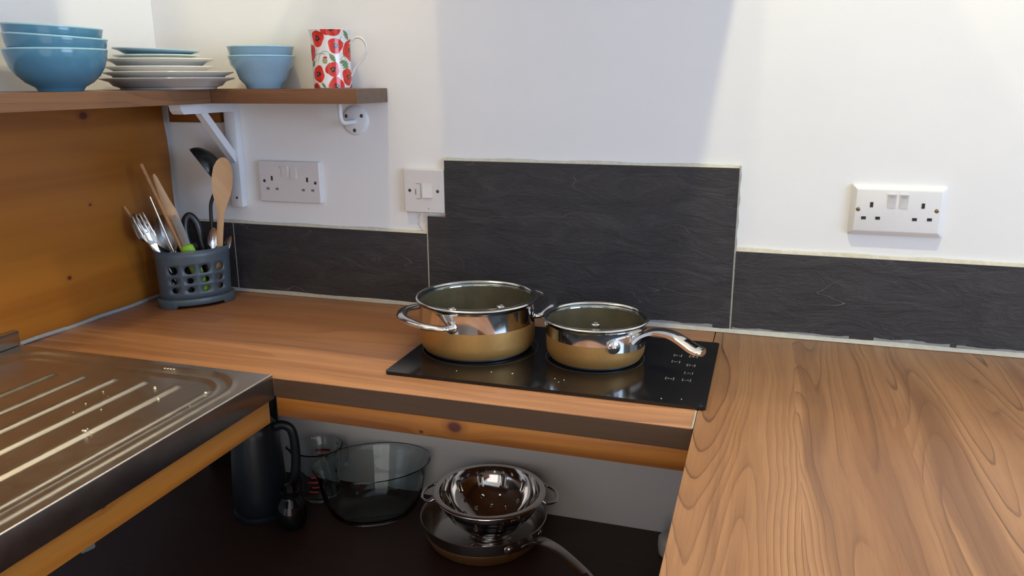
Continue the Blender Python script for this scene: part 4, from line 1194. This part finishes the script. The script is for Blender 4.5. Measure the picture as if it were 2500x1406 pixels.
# fork
B, T = (0.0945, -0.1460, 0.0235), (0.0460, -0.1896, 0.1960)
L = ln(B, T)
bm = blade([(0, 0.0055, 0.002, 0, 0), (L * 0.45, 0.0038, 0.0024, 0, 0), (L - 0.075, 0.0036, 0.0024, 0, 0), (L - 0.064, 0.0075, 0.0018, 0.0015, 0), (L - 0.052, 0.0122, 0.0016, 0.003, 0.001), (L - 0.042, 0.0128, 0.0016, 0.003, 0.001)])
for k in range(4):
    x = -0.0108 + 0.0072 * k
    add_tube(bm, [(x, 0.0022, L - 0.0425), (x, 0.0026, L - 0.025), (x, 0.0010, L - 0.010), (x * 0.99, -0.0016, L)], [0.00215, 0.0021, 0.0019, 0.0008], 8, squash=(1.0, 0.6), up=(0, 1, 0))
utensil('fork', 'steel fork with four tines up, between the two left spoons', 'fork', bm, M['chrome'], B, T, (0.78, -0.60, 0.25))
B, T = (0.1000, -0.1290, 0.0220), (0.0620, -0.1470, 0.1870)
utensil('serving_spoon', 'big steel spoon with its broad bowl facing out, right of the fork', 'spoon', blade(spoon(ln(B, T), 0.080, 0.0240, 0.010, 0.0042, 0.0024)), M['chrome_soft'], B, T, (0.60, -0.78, 0.2))
B, T = (0.0800, -0.1395, 0.0400), (0.0131, -0.1870, 0.2103)
utensil('wooden_stick', 'thin tan stick tip behind the leftmost spoon', 'stick', blade([(0, 0.0026, 0.002, 0, 0), (ln(B, T) * 0.8, 0.0028, 0.002, 0, 0), (ln(B, T), 0.0016, 0.0016, 0, 0)]), M['wood_mid'], B, T)
B, T = (0.1320, -0.1290, 0.0238), (0.0518, -0.1700, 0.2945)
bm = bmesh.new(); add_tube(bm, [(0, 0, 0), (0, 0, ln(B, T) * 0.5), (0, 0, ln(B, T))], [0.0030, 0.0036, 0.0040], 12)
utensil('wooden_stick', 'long slim wooden chopstick leaning left, tallest in front', 'stick', bm, M['wood_mid'], B, T)
B, T = (0.1226, -0.1094, 0.0229), (0.0538, -0.1411, 0.2711)
L = ln(B, T)
utensil('wooden_spatula', 'pale wooden spatula narrowing upwards, just behind the long chopstick', 'spatula', blade([(0, 0.0040, 0.004, 0, 0), (L * 0.25, 0.0080, 0.0055, 0, 0), (L * 0.50, 0.0120, 0.0065, 0, 0), (L * 0.68, 0.0125, 0.0065, 0, 0), (L * 0.78, 0.0085, 0.006, 0, 0), (L * 0.97, 0.0040, 0.004, 0, 0), (L, 0.002, 0.003, 0, 0)]), M['wood_light'], B, T)
B, T = (0.1075, -0.1352, 0.0265), (0.0549, -0.1598, 0.2278)
bm = bmesh.new(); add_tube(bm, [(0, 0, 0), (0, 0, ln(B, T))], 0.0022, 10)
utensil('steel_skewer', 'thin steel skewer standing behind the fork and chopstick', 'skewer', bm, M['chrome_soft'], B, T)
# peeler / knife with lime handle
k_ = thing('knife', 'knife with a stubby lime green handle and grey blade pointing up', 'knife', (0, 0, 0), 'utensils in the grey caddy')
B, T = (0.1375, -0.1235, 0.0235), (0.0961, -0.1447, 0.1896)
L = ln(B, T)
hz = L * 0.62
st = [(0, 0.0085, 0.010, 0, 0), (0.004, 0.0105, 0.012, 0, 0), (hz * 0.55, 0.0108, 0.012, 0, 0), (hz - 0.012, 0.0125, 0.014, 0, 0), (hz - 0.003, 0.0115, 0.012, 0, 0), (hz, 0.0085, 0.008, 0, 0)]
o1 = finish('handle', blade(st), M['lime'], k_, 60)
o2 = finish('blade', blade([(hz - 0.002, 0.0072, 0.0018, 0, 0), (hz + 0.02, 0.0080, 0.0016, 0, 0), (L - 0.012, 0.0072, 0.0014, 0, 0), (L, 0.0030, 0.001, 0, 0)]), M['dark_steel'], k_, 30)
place(k_, B, T, TOCAM)
# black handle with hanging hole, curved
B, T = (0.1190, -0.0993, 0.0180), (0.0940, -0.0995, 0.1865)
bm = bmesh.new()
L = ln(B, T)
pth = smooth_path([(0.012, 0, 0.0), (0.012, 0, L * 0.45), (0.013, 0, L * 0.72), (0.010, 0.0, L * 0.88), (0.0, 0, L * 0.965), (-0.011, 0, L * 0.89), (-0.015, 0, L * 0.74), (-0.012, 0, L * 0.5), (-0.010, 0, L * 0.25)], 6)
add_tube(bm, pth, 0.0080, 12, squash=(1.0, 0.75), up=(0, 1, 0))
utensil('kitchen_scissors', 'black looped scissor handle standing behind the lime green handle', 'scissors', bm, M['black'], B, T)
# soup ladle
ld = thing('ladle', 'black nylon soup ladle, cup upwards, beside the wooden spoon', 'ladle', (0, 0, 0), 'utensils in the grey caddy')
cc = Vector((0.1178, -0.0638, 0.2756))
vd = (cc - Vector((1.2439, -1.4702, 0.4529))).normalized()          # the way it is turned in the photograph: cup edge-on
sr = vd.cross(Vector((0, 0, 1))).normalized(); su = sr.cross(vd)
Ncup = (-0.83 * sr - 0.54 * su - 0.01 * vd).normalized()
bm = bmesh.new()
pr = [(0.0, -0.0340)] + [(0.0490 * math.sin(a), -0.0340 * math.cos(a)) for a in rng(0.16, PI / 2, 12)[0:]] + [(0.0470, 0.0002)] + [(0.0470 * math.sin(a), -0.0320 * math.cos(a)) for a in reversed(rng(0.16, PI / 2 - 0.03, 11))] + [(0, -0.0320)]
add_lathe(bm, pr, 48)
q = Vector((0, 0, 1)).rotation_difference(Ncup).to_matrix().to_4x4()
bmesh.ops.transform(bm, matrix=Matrix.Translation(cc) @ q, verts=bm.verts)
finish('cup', bm, M['black'], ld, 50)
lowd = 0.54 * sr - 0.83 * su
low = cc + (lowd - Ncup * lowd.dot(Ncup)).normalized() * 0.0475
tube('stem', smooth_path([low + Vector((0.001, 0.001, 0.004)), (0.1325, -0.0540, 0.2290), (0.1275, -0.0620, 0.2120), (0.1246, -0.0659, 0.1950), (0.1252, -0.0707, 0.1483), (0.1240, -0.078, 0.080), (0.1221, -0.0837, 0.0180)], 5), [0.0038] * 31, M['black'], ld, 10)
# wooden spoon
B, T = (0.1422, -0.0930, 0.0180), (0.1855, -0.0895, 0.3030)
L = ln(B, T)
st = [(0, 0.0062, 0.008, 0, 0), (L * 0.3, 0.0062, 0.008, 0, 0), (L * 0.56, 0.0066, 0.0085, 0, 0), (L * 0.61, 0.0075, 0.009, 0, 0), (L * 0.665, 0.0115, 0.010, 0.0008, 0), (L * 0.73, 0.0170, 0.010, 0.0035, 0), (L * 0.80, 0.0200, 0.009, 0.006, 0), (L * 0.87, 0.0202, 0.0085, 0.0065, 0), (L * 0.93, 0.0180, 0.008, 0.0055, 0), (L * 0.975, 0.0120, 0.007, 0.003, 0), (L * 0.995, 0.0060, 0.006, 0.001, 0), (L, 0.0025, 0.005, 0, 0)]
utensil('wooden_spoon', 'pale wooden spoon standing upright at the right of the caddy', 'spoon', blade(st, None, 11), M['wood_light'], B, T, (0.60, -0.78, 0.12))
B, T = (0.1400, -0.1100, 0.0200), (0.1545, -0.1010, 0.1590)
utensil('teaspoon', 'small teaspoon with a green sheen, in front of the wooden spoon', 'spoon', blade(spoon(ln(B, T), 0.046, 0.0115, 0.0045, 0.0026, 0.002)), M['chrome_soft'], B, T, (0.75, -0.60, 0.1))
B, T = (0.1297, -0.1020, 0.0200), (0.1700, -0.0697, 0.1370)
utensil('teaspoon', 'small teaspoon tip leaning right, against the caddy rim below the wooden spoon', 'spoon', blade(spoon(ln(B, T), 0.040, 0.0095, 0.004, 0.0024, 0.002)), M['chrome_soft'], B, T, (0.95, -0.2, -0.2))

# ------------------------------------------------------------------ under the worktop
BZ = -0.4400
k_ = thing('kettle', 'dark charcoal jug kettle at the back of the low shelf, below the sink corner', 'kettle', (0.262, -0.172, BZ))
lathe('base', [(0, 0), (0.056, 0), (0.058, 0.004), (0.057, 0.014), (0.052, 0.017), (0, 0.017)], M['kettle'], k_, 48)
lathe('body', [(0, 0.0175), (0.053, 0.0175), (0.055, 0.022), (0.056, 0.060), (0.052, 0.130), (0.047, 0.185), (0.044, 0.200), (0.040, 0.206), (0, 0.207)], M['kettle'], k_, 48)
lathe('lid', [(0, 0.226), (0.008, 0.225), (0.009, 0.215), (0.034, 0.212), (0.039, 0.2075), (0, 0.2075)], M['kettle'], k_, 32)
bm = bmesh.new()
add_tube(bm, smooth_path([(0.040, 0, 0.196), (0.060, 0, 0.202), (0.078, 0, 0.190), (0.083, 0, 0.150), (0.080, 0, 0.100), (0.070, 0, 0.070), (0.052, 0, 0.062)], 6), 0.0085, 12, squash=(1.2, 0.8), up=(0, 1, 0))
bmesh.ops.transform(bm, matrix=Matrix.Rotation(math.radians(15), 4, 'Z'), verts=bm.verts)
finish('handle', bm, M['kettle'], k_, 60)
bm = bmesh.new(); add_tube(bm, [(-0.040, 0, 0.170), (-0.055, 0, 0.185), (-0.066, 0, 0.197)], [0.016, 0.012, 0.008], 12); bmesh.ops.transform(bm, matrix=Matrix.Rotation(math.radians(15), 4, 'Z'), verts=bm.verts); finish('spout', bm, M['kettle'], k_, 60)
j = thing('storage_jar', 'small glossy black rounded jar between kettle and glass jug', 'jar', (0.3575, -0.205, BZ))
lathe('body', [(0, 0), (0.020, 0), (0.027, 0.005), (0.0315, 0.020), (0.031, 0.038), (0.026, 0.056), (0.019, 0.066), (0.017, 0.072), (0, 0.072)], M['black_gloss'], j, 48, smooth=60)
lathe('lid', [(0.019, 0.0722), (0.0195, 0.082), (0.017, 0.085), (0, 0.086)], M['black_gloss'], j, 32)
# measuring jug
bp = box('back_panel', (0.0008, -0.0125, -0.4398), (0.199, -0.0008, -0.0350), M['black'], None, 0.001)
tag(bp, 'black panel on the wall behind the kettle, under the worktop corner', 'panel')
j = thing('measuring_jug', 'glass measuring jug with red print, left of the oval glass dish', 'jug', (0.346, -0.0735, BZ))
def jug_shell(R0, R1, H, th, spout, seg=64):
    bm = bmesh.new()
    def ring(r, z, f):
        o = []
        for k in range(seg):
            a = 2 * PI * k / seg
            da = (a - math.radians(205) + PI) % (2 * PI) - PI
            s_ = spout * f * math.exp(-(da / 0.28) ** 2)
            o.append(bm.verts.new(((r + s_) * math.cos(a), (r + s_) * math.sin(a), z)))
        return o
    prof = [(R0 - 0.004, 0, 0), (R0, 0.004, 0), (R0 + (R1 - R0) * 0.35, H * 0.4, 0), (R0 + (R1 - R0) * 0.75, H * 0.82, 0.25), (R1, H - 0.004, 0.85), (R1 + 0.0025, H, 1.0), (R1 - 0.001, H + 0.0012, 1.0), (R1 - th - 0.0005, H - 0.003, 0.9), (R0 + (R1 - R0) * 0.75 - th, H * 0.82, 0.25), (R0 + (R1 - R0) * 0.35 - th, H * 0.4, 0), (R0 - th - 0.001, 0.0085, 0), (R0 - th - 0.005, 0.0062, 0)]
    rs = [ring(*q) for q in prof]
    for a, b in zip(rs, rs[1:]):
        for k in range(seg):
            k2 = (k + 1) % seg; bm.faces.new((a[k], a[k2], b[k2], b[k]))
    c0 = bm.verts.new((0, 0, 0)); c1 = bm.verts.new((0, 0, 0.006))
    for k in range(seg):
        k2 = (k + 1) % seg
        bm.faces.new((c0, rs[0][k2], rs[0][k])); bm.faces.new((c1, rs[-1][k], rs[-1][k2]))
    return bm
finish('body', jug_shell(0.040, 0.0530, 0.120, 0.0035, 0.013), M['glass'], j, 50)
bm = bmesh.new(); add_tube(bm, smooth_path([(0.047, 0, 0.105), (0.063, 0, 0.104), (0.070, 0, 0.085), (0.067, 0, 0.055), (0.056, 0, 0.045), (0.044, 0, 0.044)], 6), 0.0048, 10); bmesh.ops.transform(bm, matrix=Matrix.Rotation(math.radians(60), 4, 'Z'), verts=bm.verts)
finish('handle', bm, M['glass'], j, 60)
for (a0, z, wd, hh) in ((-1.35, 0.030, 0.5, 0.004), (-1.2, 0.042, 0.35, 0.003), (-1.3, 0.054, 0.45, 0.0035), (-1.2, 0.066, 0.35, 0.003), (1.9, 0.083, 0.7, 0.006), (1.9, 0.072, 0.5, 0.004)):
    bm = bmesh.new()
    r = 0.040 + 0.013 * min(1, z / 0.12) + 0.0016
    L = [[bm.verts.new((r * math.cos(a), r * math.sin(a), zz_)) for zz_ in (z, z + hh)] for a in rng(a0 - wd / 2, a0 + wd / 2, 8)]
    for a, b in zip(L, L[1:]): bm.faces.new((a[0], b[0], b[1], a[1]))
    finish('scale_print', bm, M['red_print'], j, 0)
# oval glass dish
g_ = thing('glass_bowl', 'large clear oval glass dish on the low shelf, beside the colander', 'bowl', (0.494, -0.1020, BZ))
g_.rotation_euler = (0, 0, math.radians(32))
RA = 0.122; HB = 0.116
gp = [(0, 0), (RA * 0.64, 0), (RA * 0.67, 0.002), (RA * 0.77, 0.016), (RA * 0.87, 0.050), (RA * 0.935, 0.090), (RA * 0.985, HB - 0.004), (RA + 0.0015, HB), (RA + 0.0005, HB + 0.0018), (RA * 0.965, HB - 0.003), (RA * 0.905, 0.090), (RA * 0.835, 0.050), (RA * 0.735, 0.018), (RA * 0.63, 0.0065), (0, 0.005)]
lathe('body', gp, M['glass'], g_, 80, ry=0.74, smooth=50)
# saute pan with the colander standing in it
sp2 = thing('saute_pan', 'steel pan with bronze base and curved handle, under the colander', 'pan', (0.752, -0.1300, BZ))
PR = 0.1245; PH = 0.0600
lathe('body', [(0.090, 0.0), (0.098, 0.003), (0.108, 0.012), (0.116, 0.027), (0.1205, 0.045), (PR - 0.001, PH - 0.001), (PR + 0.0012, PH), (PR, PH + 0.0010), (PR - 0.002, PH - 0.001), (0.1185, 0.045), (0.114, 0.028), (0.106, 0.014), (0.096, 0.0062), (0, 0.0056)], M['chrome_soft'], sp2, 88, smooth=50)
lathe('bronze_base', [(0, 0.0001), (0.0905, 0.0001), (0.0988, 0.0028), (0.1088, 0.0118), (0.1168, 0.0268), (0.1184, 0.0330), (0.1176, 0.0335), (0.1158, 0.0270), (0.1075, 0.0130), (0.090, 0.0012), (0, 0.0010)], M['bronze'], sp2, 72, smooth=50)
hd = long_handle(sp2, math.radians(-28), [(PR + 0.001, 0.046), (PR + 0.012, 0.056), (PR + 0.035, 0.066), (PR + 0.070, 0.066), (PR + 0.105, 0.057), (PR + 0.135, 0.046), (PR + 0.150, 0.040), (PR + 0.156, 0.038)], [0.020, 0.016, 0.0125, 0.0120, 0.0130, 0.0140, 0.0125, 0.007], 0.006, M['chrome_soft'], (0.72, 0.88))
for a in (-47, -9):
    ar = math.radians(a); rivet(hd, ((PR - 0.003) * math.cos(ar), (PR - 0.003) * math.sin(ar), 0.046), (math.cos(ar), math.sin(ar), 0.1), 0.006, M['chrome'], 0.011)
mount(hd, PR - 0.004, math.radians(-50), math.radians(-6), 0.035, 0.057, 0.0022, M['chrome_soft'])
cl = thing('colander', 'polished steel colander with foot ring and side handles, standing in the pan', 'colander', (0.7665, -0.1345, BZ + 0.0058))
CR, CH, CF = 0.1080, 0.1080, 0.0200
def col_r(z):       # inner radius at height z above the bowl's floor
    f = (z - CF) / (CH - CF)
    return 0.030 + (0.0990 - 0.030) * math.sin(PI / 2 * min(1, f)) ** 0.75
def colander_bowl():
    """bowl with real slots and round holes: cells of a fine grid left out"""
    bm = bmesh.new()
    NA, NZ = 120, 30
    zs_ = [CF + (CH - CF) * (k / NZ) ** 1.35 for k in range(NZ + 1)]
    g = [[bm.verts.new((col_r(z) * math.cos(2 * PI * k / NA), col_r(z) * math.sin(2 * PI * k / NA), z)) for k in range(NA)] for z in zs_]
    for i in range(NZ):
        for k in range(NA):
            if 19 <= i <= 24 and k % 10 == 0: continue                      # tall slots
            if (i == 9 and k % 10 == 5) or (i == 14 and k % 10 == 0): continue                  # small holes lower down
            k2 = (k + 1) % NA; bm.faces.new((g[i][k], g[i][k2], g[i + 1][k2], g[i + 1][k]))
    c = bm.verts.new((0, 0, CF - 0.0015))
    for k in range(NA): bm.faces.new((c, g[0][(k + 1) % NA], g[0][k]))
    # flat flange and rolled lip
    lipp = [(0.1000, CH + 0.0004), (CR, CH + 0.0002), (CR + 0.0022, CH - 0.0008), (CR + 0.0026, CH - 0.0026), (CR + 0.001, CH - 0.0036)]
    pv = g[-1]
    for (r, z) in lipp:
        cur = [bm.verts.new((r * math.cos(2 * PI * k / NA), r * math.sin(2 * PI * k / NA), z)) for k in range(NA)]
        for k in range(NA):
            k2 = (k + 1) % NA; bm.faces.new((pv[k], pv[k2], cur[k2], cur[k]))
        pv = cur
    return bm
o = finish('bowl', colander_bowl(), M['chrome'], cl, 60)
md = o.modifiers.new('sheet', 'SOLIDIFY'); md.thickness = 0.0009; md.offset = -1
lathe('foot_ring', [(0.036, 0.0255), (0.034, 0.020), (0.0345, 0.008), (0.038, 0.003), (0.042, 0.0), (0.0425, 0.0006), (0.0385, 0.004), (0.0352, 0.009), (0.0350, 0.020), (0.037, 0.0258)], M['chrome'], cl, 48, smooth=60)
for a in (195, 15):
    ar = math.radians(a)
    def pt(aa, r, z): return (r * math.cos(ar + aa), r * math.sin(ar + aa), z)
    tube('side_handle', smooth_path([pt(-0.30, CR + 0.002, CH - 0.004), pt(-0.28, CR + 0.012, CH - 0.009), pt(-0.12, CR + 0.024, CH - 0.012), pt(0.12, CR + 0.024, CH - 0.012), pt(0.28, CR + 0.012, CH - 0.009), pt(0.30, CR + 0.002, CH - 0.004)], 6), 0.0028, M['chrome'], cl, 10)
k_ = thing('white_tub', 'small white rounded tub half hidden behind the right worktop edge', 'tub', (1.1140, -0.0750, BZ))
lathe('body', [(0, 0), (0.018, 0), (0.022, 0.003), (0.0235, 0.020), (0.0225, 0.036), (0.016, 0.043), (0, 0.0445)], M['plate_cream'], k_, 32, smooth=60)

# ------------------------------------------------------------------ lift everything to stand on the floor
for o in list(SC.objects):
    if o.parent is None:
        o.location.z += FLOOR
